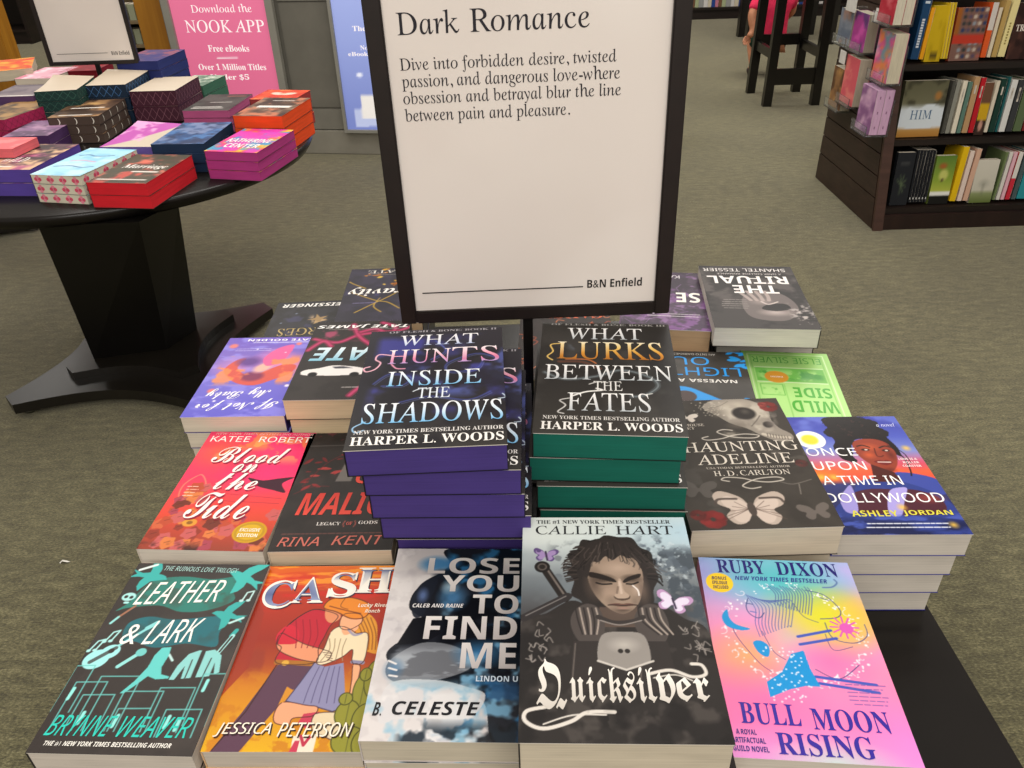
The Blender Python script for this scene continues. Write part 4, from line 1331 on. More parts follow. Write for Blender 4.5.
def art_embers():
    p = Paint(100, 1.5, '2a2320')
    p.noise('3a2d27', 5, 4, .45, .65, .6)
    r = random.Random(11)
    for k in range(60):
        a, b = r.uniform(0, 1), r.uniform(0, 1)
        t = r.uniform(0, 6)
        p.line([(a, b), (a + .06 * math.cos(t), b + .04 * math.sin(t)), (a + .09 * math.cos(t + .8), b + .07 * math.sin(t + .8))], .014, r.choice(['c25a30', 'a8482a', 'd0764a']), .9, True)
    p.T('CAUGHT', 'serifb', .08, .92, .84, .95, 'd0603a')
    return p


def art_orchid():
    p = Paint(100, 1.5, '4a3a4c')
    p.noise('7a4f86', 5, 4, .45, .6, .9); p.noise('8d6a96', 9, 9, .54, .64, .8); p.noise('2f2730', 6, 12, .5, .6, .7)
    r = random.Random(3)
    for k in range(44):
        a, b = r.uniform(0, 1), r.uniform(0, 1)
        t = r.uniform(0, 6)
        p.line([(a, b), (a + .1 * math.cos(t), b + .07 * math.sin(t))], .01, 'a07ab0', .6)
    p.T('SE', 'sansb', .08, .36, .45, .62, 'efe9e0'); p.T('KA', 'sans', .3, .45, .88, .94, 'd8d0d4')
    p.stripes(.06, .8, .2, .27, 2, 'd8d0d4', 2, .012)
    return p


def art_mask():
    p = Paint(140, 1.5, '383331')
    p.noise('57504d', 5, 5, .5, .65, .8, rng=(-.1, 1.1, .3, .95)); p.noise('221e1d', 4, 9, .5, .6, .8)
    # face in shadow behind a hand
    p.poly([(.12, .3), (.25, .14), (.45, .12), (.62, .18), (.66, .35), (.6, .5), (.4, .58), (.2, .5)], '6f6562', .9, True)
    p.ell(.36, .24, .2, .1, 'b5a6a0', .9, .9); p.ell(.46, .4, .14, .1, '9a8c87', .8, .9)
    p.poly([(.2, .3), (.34, .26), (.48, .29), (.4, .36), (.24, .37)], '1d1918', .95, True); p.line([(.3, .4), (.4, .36), (.46, .4)], .02, 'cdbeb8', .9, True)
    for k in range(4):
        p.line([(.66 - .09 * k, .56), (.6 - .075 * k, .48), (.56 - .06 * k, .42)], .04, 'a99a94', .9, True)
    p.noise('b9b0ab', 14, 14, .58, .66, .7, rng=(-.05, .25, .03, .4)); p.noise('d0c6c0', 22, 3, .6, .68, .8, rng=(.0, .2, .1, .36))
    W = 'ece6e2'
    p.T('RITUAL', 'sansb', .1, .94, .69, .82, W); p.T('THE', 'sansb', .24, .7, .53, .66, W)
    p.line([(.42, .78), (.52, .78)], .02, W); p.T('A DARK COLLEGE ROMANCE', 'sans', .14, .82, .845, .87, 'd8d0cc')
    p.T('SHANTEL TESSIER', 'sans', .08, .96, .9, .955, W)
    p.stripes(.6, .88, .28, .44, 5, '9a928d', 5, .009)
    return p


def art_blueout():
    p = Paint(100, 1.5, '3a3632')
    p.noise('4a4540', 5, 4, .45, .65, .5)
    bl = '2a8fd8'
    r = random.Random(6)
    for k in range(22):
        a, b = r.choice([0.03, .97, .1]) + r.uniform(-.06, .06), r.choice([r.uniform(.2, .4), r.uniform(.8, 1)])
        p.shape([(-1, 0), (-.3, -.45), (.6, -.3), (1, 0), (.4, .35), (-.4, .4)], a, b, r.uniform(.04, .08), bl, r.uniform(0, 6), 1, True)
    p.dv = -.0
    p.poly([(.05, .34), (.3, .37), (.46, .44), (.64, .52), (.85, .53), (1, .5), (1, .28), (.8, .29), (.6, .33), (.4, .34)], bl, 1, True)
    p.ell(.68, .41, .11, .1, '4a3c3a', 1)
    p.noise('8a6a5a', 8, 8, .5, .6, .7, rng=(.5, 1.1, -.1, .3))
    p.T('LIGHTS', 'sans', .08, .95, .67, .78, bl)
    p.T('OUT', 'sans', .38, .95, .81, .92, bl)
    p.T('NAVESSA', 'sansb', .14, .62, .585, .625, 'd8d4ce')
    p.T('ALLEN', 'sansb', .66, .98, .585, .625, 'd8d4ce')
    p.T('AN INTO DARKNESS NOVEL', 'sans', .3, .95, .945, .97, 'b8b4ae')
    return p


def art_green():
    p = Paint(120, 1.52, 'b4e08c')
    p.grad([(0, 'bce696'), (1, 'a4d878')])
    g = '5cb04a'
    p.line([(.07, .04), (.93, .04), (.93, .96), (.07, .96)], .012, 'd8f0b8', 1, closed=True)
    p.line([(.1, .06), (.9, .06), (.9, .94), (.1, .94)], .008, '7cc45c', 1, closed=True)
    p.poly([(.12, .58), (.88, .58), (.88, .76), (.12, .76)], '78c258'); p.noise('a8dc7c', 7, 5, .45, .56, 1, rng=(.12, .88, .58, .76)); p.noise('4a9a44', 9, 7, .54, .62, .8, rng=(.12, .88, .58, .76))
    p.line([(.12, .77), (.88, .77)], .012, 'e4f4c8'); p.line([(.12, .57), (.88, .57)], .012, 'e4f4c8')
    p.ell(.66, .64, .13, .12, 'dc9a3a'); p.T('INDIGO', 'sansb', .59, .73, .63, .65, 'f4ead6')
    p.line([(.62, .4), (.86, .4), (.86, .54), (.62, .54)], .01, '6cb850', 1, closed=True); p.noise('6cb850', 9, 9, .52, .6, .9, rng=(.62, .86, .4, .55)); p.line([(.6, .1), (.6, .54)], .008, '7cc45c')
    p.T('WILD', 'sansb', .1, .58, .2, .34, g); p.T('SIDE', 'sansb', .12, .52, .38, .51, g)
    p.T('ELSIE SILVER', 'sans', .11, .89, .835, .92, g)
    return p


def art_plain(W, bg, blobs, seed, aspect=1.5, extra=None):
    """small cover seen from far off: soft colour patches and a few words"""
    p = Paint(W, aspect, bg)
    r = random.Random(seed)
    for k, c in enumerate(blobs):
        p.noise(c, r.uniform(2.5, 5), seed * 7 + k * 3, .48, .62, .9)
    if extra:
        extra(p)
    return p

# ================================================================== the room
carpet = carpet_material()
m = MB().box(-9, 9, -2.5, 11, -.1, 0)
structure(m.out('floor', carpet))
wallm = mat('8d8677', .8, .2, .04, 5, 'wall_paint')
structure(MB().box(-9, 9, 10.9, 11.1, -.05, 3.2).out('wall_back', wallm))
structure(MB().box(-9.1, -8.9, -2.5, 11, -.05, 3.2).out('wall_left', wallm))
structure(MB().box(-8.9, 8.9, 10.86, 10.9, 0, .12).out('baseboard_back', DARKWOOD))


def rect_table(name, label, x0, x1, y0, y1, z, cat='table'):
    t = thing(name, label, cat, ((x0 + x1) / 2, (y0 + y1) / 2, 0))
    w, d = (x1 - x0) / 2, (y1 - y0) / 2
    MB().box(-w, w, -d, d, z - .03, z, .003).out('table_top', BLACKT, t)
    b = MB()
    b.box(-.26, .26, -.02, .02, .065, z - .03).box(-.02, .02, -.26, -.02, .065, z - .03).box(-.02, .02, .02, .26, .065, z - .03)
    b.out('pedestal', BLACK, t)
    MB().box(-.3, .3, -.3, .3, .02, .065, .006).out('base', BLACK, t)
    return t


TZ = .432
rect_table('display_table', 'black square display table under the nearest rows of dark romance paperbacks', -.42, at(930, 608, TZ).x, .31, 1.3, TZ)

CREAM, GREY, TAN = 'd6cab6', 'c6c0b4', 'ccb494'


def front(art, A, B, h, w, l, n, label, under, group, page=CREAM, t=None, flip=False, far=False, spine='2a2726', gloss=.36,
          curl=None, offs=None, jit=.003, dh=0, cat='book'):
    z = CAMZ - h
    tt = t or (z - TZ) / n
    P, Q = at(A[0], A[1], z), at(B[0], B[1], z)
    b = book(label, group, w, l, tt - .0004, art, page, spine, gloss, curl)
    put(b, P, Q, z, w, l, tt - .0004, flip, far)
    stack_under(b, tt, TZ, under, group, offs, jit)
    return b


def curl_right(k, w, p=3):
    return lambda x, y: k * np.clip((x + w / 2) / w, 0, 1) ** p


def dome(k, w):
    return lambda x, y: k * (1 - (2 * x / w) ** 2)


front(art_teal(), (25, 753), (199, 757), .598, .1415, .215, 4,
      'charcoal paperback with teal birds, guitar and rooftops, front left corner',
      'copy hidden beneath the charcoal and teal paperback at the front left, %s of its pile', 'teal bird paperbacks at the front left', page='c9c0b4')
front(art_cowboy(), (200, 752), (357, 752), .603, .135, .21, 4,
      'orange and red paperback with an embracing couple under a cowboy hat, front row',
      'copy beneath the orange cowboy paperback in the front row, %s of its pile', 'cowboy paperbacks in the front row', page='c4baac', spine='d9b489')
front(art_bluefigure(), (358, 741), (517, 743), .585, .1405, .217, 4,
      'pale grey and blue paperback with large white capitals, between the cowboy and the swordsman covers',
      'copy beneath the pale grey and blue paperback in the front row, %s of its pile', 'blue and grey paperbacks in the front row', page='c6bca8',
      spine='c8c0bc', curl=lambda x, y: .0012 * np.clip((y / .21 + .5), 0, 1) ** 2)
front(art_knight(), (518, 743), (732.5, 745), .51, .1515, .232, 5,
      'thick grey paperback with a brooding dark-haired man in armour, highest in the front row',
      'copy beneath the thick armoured-man paperback, %s of its pile', 'armoured man paperbacks in the front row', page='c8bda8', spine='3a3734', gloss=.42, offs=[(.006, 0, .005)] * 5)
front(art_rainbow(), (731, 757), (918, 768), .568, .143, .211, 5,
      'pink, teal and yellow paperback with a line-drawn couple, right end of the front row',
      'copy beneath the pink rainbow paperback at the front right, %s of its pile', 'rainbow paperbacks at the front right', page='ccc4b8', spine='e793c0', gloss=.3)
front(art_tide(), (136, 549), (265, 552), .592, .139, .213, 5,
      'red and pink paperback with white script and a gold seal, second row left',
      'copy beneath the red paperback with the gold seal, %s of its pile', 'red mermaid-tail paperbacks', page='d2c9bc', spine='cfc6b8', gloss=.3)
front(art_malice(), (267, 552), (388, 550), .592, .1325, .212, 5,
      'black paperback with slanted red capitals beside the tall purple pile',
      'copy beneath the black paperback with slanted red capitals, %s of its pile', 'black and red paperbacks', page='d2bda2', spine='cdbfa9', gloss=.5)

# purple pile: nine copies, the lower ones set back
PUR = '443578'
hs, tt = .41, .02833
zs = CAMZ - hs
g = 'purple-edged paperbacks in the tall pile'
pw_, pl_ = .142, .2145
top = book('topmost black paperback with blue and pink lettering, on the tall purple-edged pile', g, pw_, pl_, tt - .0006, art_smoke(), PUR, '1f1d22', .4,
           curl=lambda x, y: .0012 * np.clip(-(y / .22) + .2, 0, 1))
put(top, at(343, 452, zs), at(508, 445, zs), zs, pw_, pl_, tt - .0006)
z = top.location.z
lastp = None
for k in range(8):
    z -= tt
    lab = 'purple-edged paperback, %s from the top of the tall purple pile' % ORD[k + 1]
    if k < 3:
        u_, v_ = [(365, 497), (372, 520), (381, 547)][k]
        P = at(u_, v_, z)
        P.y = [.547, .548, .551][k]
        rz = [-.03, -.035, -.04][k]
        e_ = Vector((math.cos(rz), math.sin(rz), 0))
        c = P + e_ * pw_ / 2 + Vector((-e_.y, e_.x, 0)) * pl_ / 2
        lastp = (c, rz)
    else:
        c, rz = lastp
        c = Vector((c.x + .001, .606 + pl_ / 2, z))
    dup(top, (c.x, c.y, z), (0, 0, rz), lab, g)

# green pile
GRN = '136353'
zs, tt = CAMZ - .452, .0304
g = 'green-edged paperbacks in the tall pile'
top = book('topmost black paperback with gold and silver lettering, on the tall green-edged pile', g, .1505, .226, tt - .0006, art_serpent(), GRN, '1f1d1c', .4,
           curl=lambda x, y: .001 * np.clip((y / .22) - .2, 0, 1))
put(top, at(532, 433, zs), at(685, 437, zs), zs, .1505, .226, tt - .0006)
z = top.location.z
for k in range(6):
    z -= tt
    lab = 'green-edged paperback, %s from the top of the tall green pile' % ORD[k + 1]
    dx, dy, dr = [(-.005, .002, .012), (.0005, -.0045, .03), (.003, -.006, .03), (.0, .01, .03), (.002, .012, .02), (.0, .012, .03)][k]
    dup(top, (top.location.x + dx, top.location.y + dy, z), (0, 0, top.rotation_euler.z + dr), lab, g)

front(art_skull(), (691, 531), (844, 526.5), .545, .152, .229, 4,
      'thick dark brown paperback with a skull and moths, right of the green pile',
      'copy beneath the thick skull-and-moth paperback, %s of its pile', 'skull and moth paperbacks', t=.0382, page='cbbfab', spine='35302c', gloss=.5,
      offs=[(.0, .012, 0), (.0, .012, 0), (0, .012, 0)])
front(art_sunset(), (836, 535), (974, 534.5), .575, .139, .2105, 4,
      'indigo paperback with a woman with piled-up hair, topmost of the pale pile at right',
      'white-edged paperback in the pale pile at the right edge, %s from the top', 'white-edged paperbacks at the right edge', page='c6bfb4', spine='34388a', gloss=.28,
      offs=[(-.006, .003, .0), (-.010, .006, .005), (-.014, .009, 0)])

# rows that face the far side
front(art_embrace(), (179.5, 417.5), (284, 416), .572, .137, .209, 5,
      'violet paperback with an orange embracing couple, upside down at left behind the red one',
      'copy beneath the upside-down violet paperback, %s of its pile', 'violet paperbacks', flip=True, page='cfc4b2', spine='3a2a6a', gloss=.3,
      offs=[(.002, 0, 0), (.004, 0, 0)])
front(art_pinksmoke(), (282, 400.6), (356.6, 399.4), .545, .139, .21, 5,
      'black paperback with pink smoke and a white car, upside down beside the violet one',
      'copy beneath the upside-down paperback with the white car, %s of its pile', 'pink smoke paperbacks', flip=True, page='d4bf9c', spine='2a2524',
      offs=[(.003, .002, 0)])
front(art_embers(), (516, 379), (640, 379), .575, .14, .21, 3,
      'black paperback with glowing orange scrawls, behind the gap between the two tall piles',
      'copy beneath the paperback with orange scrawls, %s of its pile', 'ember paperbacks', flip=True, page=TAN)
front(art_blueout(), (649, 350.2), (734.5, 352.5), .605, .139, .209, 2,
      'brown-black paperback with bright blue capitals, upside down behind the skull cover',
      'copy beneath the upside-down paperback with blue capitals, %s of its pile', 'blue capital paperbacks', flip=True, far=True, page=TAN)
front(art_green(), (740.5, 350.5), (824.5, 354), .635, .131, .207, 1,
      'lime green paperback with an orange round sticker, upside down in the third row at right',
      'x', None, flip=True, far=True, page='bdb4a4', spine='b4e08c', gloss=.3)
front(art_dirges(), (278.5, 303), (334, 300.5), .63, .137, .209, 3,
      'black paperback with a small gold star figure, upside down at the far left corner',
      'copy beneath the black paperback with a gold star figure, %s of its pile', 'gold figure paperbacks', flip=True, far=True, page=TAN)
front(art_gravity(), (352, 269.5), (420, 267), .57, .139, .209, 3,
      'dark paperback with golden blossoms on branches, upside down behind the sign at left',
      'copy beneath the paperback with golden blossoms, %s of its pile', 'golden blossom paperbacks', flip=True, far=True, page=TAN)
front(art_orchid(), (634, 327), (712.3, 330.5), .58, .137, .209, 3,
      'purple floral paperback partly behind the right edge of the sign',
      'copy beneath the purple floral paperback, %s of its pile', 'purple floral paperbacks', flip=True, page='b89a78')
for o in list(bpy.data.objects):
    if o.get('group') == 'purple floral paperbacks':
        o.location.x += at(712.3, 330.5, CAMZ - .58).x - at(634, 327, CAMZ - .58).x - .137
front(art_mask(), (714.5, 327.8), (823.5, 330), .562, .153, .222, 4,
      'thick black and white paperback with a shadowed face, far right corner of the table',
      'copy beneath the thick black and white paperback, %s of its pile', 'shadowed face paperbacks', flip=True, t=.0316, page='cec8be', spine='2c2826',
      offs=[(.026, .062, .02), (.028, .08, .02), (.028, .085, .02), (.028, .085, .02), (.028, .085, .02)])


# ------------------------------------------------------------------ standing signs
def on_y(u, v, y):
    a = at(u, v, 0)
    d = Vector((a.x, a.y, a.z - CAMZ))
    d *= y / d.y
    return d.x, d.z + CAMZ


def framed_sign(label, x0, x1, z0, z1, y, words, rule, b=.0185, floor=None, stem_x=None, base=(.1, .05), name='sign_holder', W=40, tip=0.0):
    t = thing(name, label, 'sign', ((x0 + x1) / 2, y, floor))
    cx = (x0 + x1) / 2
    zb = floor
    f = MB()
    X0, X1, Z0, Z1 = x0 - cx, x1 - cx, z0 - zb, z1 - zb
    f.box(X0, X0 + b, -.006, .006, Z0, Z1, .0015).box(X1 - b, X1, -.006, .006, Z0, Z1, .0015)
    f.box(X0 + b, X1 - b, -.006, .006, Z0, Z0 + b * .85, .0015).box(X0 + b, X1 - b, -.006, .006, Z1 - b, Z1, .0015)
    f.box(X0 + .003, X1 - .003, .003, .0065, Z0 + .003, Z1 - .003)
    fr = f.out('frame', FRAME, t)
    fr.rotation_euler = (0, -tip, 0)
    fr.location = (math.sin(tip) * ((z0 + z1) / 2 - zb), 0, 0)
    pw, ph = X1 - X0 - 2 * b + .004, Z1 - Z0 - 2 * b + .006
    p = Paint(W, ph / pw, 'e3dad2')
    p.noise('dcd2ca', 1.6, 5, .4, .7, .6)
    p.noise('eae3dc', 1.2, 8, .5, .7, .6)
    pz1 = z1 - b + .003
    px0 = x0 + b - .002
    cu, cv = (lambda x: (x - px0) / pw), (lambda z: (pz1 - z) / ph)
    for s, style, (ul, vt), (ur, vb), col in words:
        xl, zt = on_y(ul, vt, y)
        xr, zbm = on_y(ur, vb, y)
        zt -= tip * (xl - cx)
        zbm -= tip * (xr - cx)
        p.T(s, style, cu(xl), cu(xr), cv(zt), cv(zbm), col)
    V, C, F, _ = sheet(p, pw, ph, lambda x, yy: .0006 * np.sin(x * 31) * np.sin(yy * 17))
    if rule:
        (ul, vl), (ur, vr), th = rule
        xl, zl = on_y(ul, vl, y)
        xr, zr = on_y(ur, vr, y)
        k = len(V)
        xl, xr = (cu(xl) - .5) * pw, (cu(xr) - .5) * pw
        yy = (.5 - cv((zl + zr) / 2 - tip * ((xl + xr) / 2))) * ph
        V = np.concatenate([V, [(xl, yy - th, .0012), (xr, yy - th, .0012), (xr, yy + th, .0012), (xl, yy + th, .0012)]])
        C = np.concatenate([C, [list(lx('1c1a1a'))] * 4])
        F = list(F) + [(k, k + 1, k + 2, k + 3)]
    o = link('paper', V, F, printed(.45, 0, .3), t, cols=C)
    o.rotation_euler = (PI / 2, -tip, 0)
    hm = (z0 + z1) / 2 - zb
    o.location = (0, -.001, hm)
    sx = (stem_x - cx) if stem_x is not None else 0
    MB().box(sx - .006, sx + .006, .007, .019, .004, Z0 + .1, .001).out('stem', BLACK, t)
    MB().box(sx - base[0] / 2, sx + base[0] / 2, -base[1] / 2 + .01, base[1] / 2 + .01, .0005, .0045, .001).out('base', BLACK, t)
    return t


SY = .845
x0, zb = on_y(400.5, 322.5, SY)
x1, zb2 = on_y(666, 311.5, SY)
TIP = (zb2 - zb) / (x1 - x0)
zb = (zb + zb2) / 2
K = '25232a'
sg = framed_sign('large white sign headed Dark Romance in a black frame behind the two tall piles', x0, x1, zb, zb + .47, SY, [
    ('Dark', 'serif@', (396.7, 12.5), (460.5, 32.3), K), ('Romance', 'serif@', (470.5, 8.5), (590.4, 26.7), K),
    ('Dive into forbidden desire, twisted', 'serif@', (400, 58.3), (617, 61), K),
    ('passion, and dangerous love-where', 'serif@', (401.7, 75), (620, 78), K),
    ('obsession and betrayal blur the line', 'serif@', (403, 92.1), (620.8, 94.7), K),
    ('between pain and pleasure.', 'serif@', (404.6, 109.2), (570, 114.2), K),
    ('B&N Enfield', 'sansb@', (585.4, 279.6), (639.6, 285.2), '1c1a1a')],
    ((420.8, 293.3), (581, 285.2), .0007), floor=TZ, stem_x=.022, tip=TIP)

# ------------------------------------------------------------------ round table on the left
LZ = .55
LC = Vector((-1.065, 2.16, 0))
t = thing('round_table', 'black round pedestal table loaded with colourful paperbacks, at left', 'table', LC)
MB().lathe([(.52, LZ - .03), (.526, LZ - .022), (.532, LZ - .012), (.53, LZ - .003), (.526, LZ)], 96).out('table_top', BLACKT, t, True)
PA, PB = at(2, 405, .045), at(273, 305, .045)
bc = (PA + PB) / 2
e = (PB - PA).normalized()
half = (PB - PA).length / 2 / math.sqrt(2)
ang = math.atan2(e.y, e.x) - PI / 4


def concave(half, cut, dep, cx, cy, rot, k=14):
    pts = []
    cor = [(-half, -half), (half, -half), (half, half), (-half, half)]
    ca, sa = math.cos(rot), math.sin(rot)
    for i in range(4):
        a, b_ = Vector(cor[i]), Vector(cor[(i + 1) % 4])
        d = (b_ - a).normalized()
        nn = Vector((-d.y, d.x))
        s0, s1 = a + d * cut, b_ - d * cut
        for j in range(k + 1):
            f_ = j / k
            q = s0 + (s1 - s0) * f_ + nn * dep * math.sin(PI * f_)
            pts.append((cx + q.x * ca - q.y * sa, cy + q.x * sa + q.y * ca))
    return pts


cx_, cy_ = bc.x - LC.x, bc.y - LC.y
tb_ = MB().prism(concave(half + .008, .04, half * .24, cx_, cy_, ang), .022, .05).out('base', BLACK, t)
MB().prism(concave(half * .66, .035, half * .13, cx_ + .01, cy_ + .015, ang), .05, .072).out('base_step', BLACK, t)
# tapered pedestal: corners read off at its foot and under the top
zt_ = LZ - .03
lo_ = [at(94, 359, .072), at(167, 349, .072), at(197, 329, .072)]
hi_ = [at(38, 226, zt_), at(139, 222, zt_), at(178, 202, zt_)]
q = []
for a_, b_, c_ in (lo_, hi_):
    d_ = a_ + (c_ - b_)
    q += [tuple(v - LC) for v in (a_, b_, c_, d_)]
pm = MB()
pm.add(q, [(3, 2, 1, 0), (4, 5, 6, 7), (0, 1, 5, 4), (1, 2, 6, 5), (2, 3, 7, 6), (3, 0, 4, 7)])
pm.out('pedestal', mat('0e0c0a', .4, .4, .15, 8, 'black_pedestal'), t)
for sx, sy in ((-1, -1), (1, -1), (1, 1), (-1, 1)):
    ca, sa = math.cos(ang), math.sin(ang)
    hx_, hy_ = sx * half * .86, sy * half * .86
    MB().lathe([(.012, 0.0), (.016, .004), (.016, .012), (.008, .014), (.008, .023)], 16, cx_ + hx_ * ca - hy_ * sa, cy_ + hx_ * sa + hy_ * ca).out('foot', CHROME, tb_, True)


def dotted(cols, k=3, r=.28, moon=False):
    mts = [mat(c, .6, .3) for c in cols]

    def f(w, l, t):
        out = []
        faces = [(lambda a, b: (a, -l / 2 - .0002 + .0006, b), -w / 2, w / 2, True), (lambda a, b: (w / 2 - .0008 + .0003, a, b), -l / 2, l / 2, False)]
        for fn, a0, a1, fr in faces:
            nn = k if fr else int(k * 1.6)
            for i in range(nn):
                ca = a0 + (a1 - a0) * (i + .5) / nn
                cb = t / 2
                rr = t * r
                for j, mt in enumerate(mts):
                    th = np.linspace(0, 2 * PI, 13)[:-1]
                    if moon:
                        th = np.linspace(-1.2, 1.2, 8)
                        o_ = [(ca + rr * math.cos(x), cb + rr * 1.1 * math.sin(x)) for x in th] + [(ca + .1 * rr + rr * .55 * math.cos(x), cb + rr * 1.0 * math.sin(x)) for x in th[::-1]]
                    else:
                        ph = j * PI / 2
                        s_ = .45
                        o_ = []
                        for (ox, oy) in ((math.cos(ph) * .5, math.sin(ph) * .5), (-math.cos(ph) * .5, -math.sin(ph) * .5)):
                            vs = [fn(ca + rr * (ox + s_ * math.cos(x)), cb + rr * (oy + s_ * math.sin(x))) for x in th]
                            out.append((vs, [tuple(range(len(vs)))], mt))
                        continue
                    vs = [fn(a, b) for a, b in o_]
                    out.append((vs, [tuple(range(len(vs)))], mt))
        return out
    return f


def veins(color, seed):
    mt = mat(color, .6, .3)

    def f(w, l, t):
        r = random.Random(seed)
        out = []
        for fn, a0, a1 in ((lambda a, b: (a, -l / 2 + .0004, b), -w / 2, w / 2), (lambda a, b: (w / 2 - .0005, a, b), -l / 2, l / 2)):
            step = .022
            for i in range(int((a1 - a0) / step)):
                a = a0 + step * (i + .5)
                for dx in (-1, 1):
                    x0_, z0_, x1_, z1_ = a, t * .12, a + dx * step * .5, t * .5
                    for (p, q_, r_, s_) in ((a, .1, a + dx * step * .5, .5), (a + dx * step * .5, .5, a, .9)):
                        vs = [fn(p - .0007, t * q_), fn(p + .0007, t * q_), fn(r_ + .0007, t * s_), fn(r_ - .0007, t * s_)]
                        out.append((vs, [(0, 1, 2, 3)], mt))
        return out
    return f


def left(A, B, ztop, w, l, n, label, under, group, bg, blobs, page, seed, extra=None, yaw=None, t=None, curl=None, marks=None, spine='3a3534', right=False, flip=False, W=44, floor=LZ, gloss=.4):
    tt = t or (ztop - floor) / n
    P, Q = at(A[0], A[1], ztop), at(B[0], B[1], ztop)
    if yaw is not None:
        d = Vector((math.cos(yaw), math.sin(yaw), 0))
        if right:
            P = Q - d * w
        Q = P + d * w
    elif right:
        P = Q - (Q - P).normalized() * w
    b = book(label, group, w, l, tt - .0004, art_plain(W, bg, blobs, seed, l / w, extra), page, spine, gloss, curl, marks=marks, rim=shade(page, 1.12))
    put(b, P, Q, ztop, w, l, tt - .0004, flip)
    if curl is not None and ztop - tt - floor > tt * .55:
        f = book(under % ORD[1], group, w, l, tt - .0004, art_plain(W, bg, blobs, seed, l / w, extra), page, spine, gloss, None, marks=marks, rim=shade(page, 1.12))
        put(f, P, Q, ztop - tt, w, l, tt - .0004, flip)
        stack_under(f, tt, floor, under, group, None, .0015, 2)
    else:
        stack_under(b, tt, floor, under, group, None, .0015)
    return b


def w_(*items):
    def f(p):
        for it in items:
            p.T(*it)
    return f


W1 = 'f2ece4'
left((0, 0), (29.7, 169.7), .612, .137, .205, 2, 'purple-edged paperback with pink blooms, front left edge of the round table',
     'lower purple-edged paperback at the front left of the round table, %s of its pile', 'purple-edged paperbacks on the round table', '3a2f33', ['b85a86', '6a4a52', 'e0b890'], '5b46a0', 21,
     lambda p: (p.T('WILD', 'italb', .2, .62, .55, .72, W1), p.stripes(.1, .6, .84, .92, 1, W1, 3, .04)), yaw=-.1, right=True)
left((29.7, 174.4), (85, 177), .614, .127, .205, 3, 'sky blue paperback whose pale edges carry pink blossoms, top of its pile',
     'pale-edged paperback with pink blossoms, %s from top under the sky blue cover', 'blossom-edged paperbacks', 'a9dcf0', ['8fcbe8', 'c6e8f4'], 'd9d2bc', 22,
     lambda p: (p.line([(.15, .3), (.3, .26), (.5, .3), (.8, .25)], .03, '3a5a8c', 1, True), p.line([(.2, .5), (.4, .46), (.7, .5)], .03, 'e08aa8', 1, True), p.line([(.12, .7), (.4, .66), (.66, .7), (.85, .66)], .03, '3a5a8c', 1, True)),
     marks=dotted(['d8506c', 'e88a9c'], 4, .47), curl=lambda x, y: .004 * np.clip(x / .136 - y / .4, 0, 1) ** 2)
left((85.4, 182.4), (141.8, 183.5), .607, .14, .208, 2, 'bright red-edged paperback with a floral brown cover, at the front rim of the round table',
     'lower bright red-edged paperback at the front rim of the round table, %s of its pile', 'red-edged paperbacks', '4a3a2e', ['c8483c', 'd8705a', '3a3a2a'], 'd2202c', 23,
     lambda p: (p.T('Marriage', 'italb', .15, .92, .38, .54, W1), p.stripes(.45, .9, .56, .68, 1, W1, 3, .05), p.stripes(.08, .9, .85, .91, 1, W1, 4, .035)))
left((150.4, 144.4), (204.6, 143), .62, .131, .2, 3, 'navy blue paperback with a stormy blue cover, between the red and magenta piles',
     'navy-edged paperback, %s from top of the pile between red and magenta', 'navy-edged paperbacks', '2f4f7e', ['4a78b0', '2a3a5c', '7a8ab0'], '1b3350', 24, yaw=-.06, spine='22304a')
left((203.7, 151), (257.4, 155.2), .617, .135, .2, 3, 'magenta-edged paperback with a rainbow patchwork cover, at the right rim of the round table',
     'magenta-edged paperback below the rainbow patchwork cover, %s of its pile', 'magenta-edged paperbacks', 'e0407a', ['f08a2c', 'f2c838', '3a9ac8', 'd838b0'], 'b23a82', 25,
     w_(('KATHERINE', 'sansb', .1, .92, .45, .6, W1), ('CENTER', 'sansb', .2, .85, .66, .82, W1)), yaw=-.22)
left((232.3, 115.8), (279.6, 117.2), .645, .133, .2, 3, 'orange-edged paperback with a brown cover lettered in white, behind the magenta pile',
     'orange-edged paperback behind the magenta pile, %s from top', 'orange-edged paperbacks', '5c4638', ['8a7460', 'c87a5a', '3c2e28'], 'f0501e', 26,
     lambda p: (p.stripes(.2, .9, .45, .55, 2, W1, 3, .07), p.stripes(.3, .8, .15, .2, 1, W1, 3, .03)), yaw=-.17)
left((250, 96), (293, 100), .64, .13, .12, 3, 'red-orange hardback with a pale bow on its cover, farthest right on the round table',
     'copy beneath the red-orange hardback with a pale bow, %s of its pile', 'red-orange hardbacks', 'e0502e', ['f0824a', 'c83a2a'], 'a03a3a', 27,
     lambda p: (p.ell(.4, .4, .2, .12, 'f0d0c0', .95, .3, .5), p.ell(.65, .4, .2, .12, 'f0d0c0', .95, .3, -.5), p.ell(.52, .4, .07, .07, 'e8a890')), yaw=-.2, right=True)
left((181.7, 111), (229.6, 110), .613, .134, .2, 3, 'black paperback with pink edges and chalky lettering, between burgundy and orange piles',
     'pink-edged paperback under the black chalky cover, %s of its pile', 'pink-edged black paperbacks', '383634', ['4a4a46'], 'c05a88', 28,
     lambda p: (p.stripes(.1, .8, .74, .88, 2, 'c8c4be', 5, .05), p.stripes(.3, .85, .45, .55, 1, 'a8a49e', 6, .05), p.stripes(.5, .9, .1, .16, 1, 'c06a5a', 7, .04)), yaw=-.08)


def beige(p):
    p.grad([(0, 'cbbba6'), (1, 'd4c6b2')])


def curl_up(k):
    return lambda x, y: k * np.clip(y / .2 + .35, 0, 1) ** 2 * np.clip(.75 - x / .14, 0, 1.2)


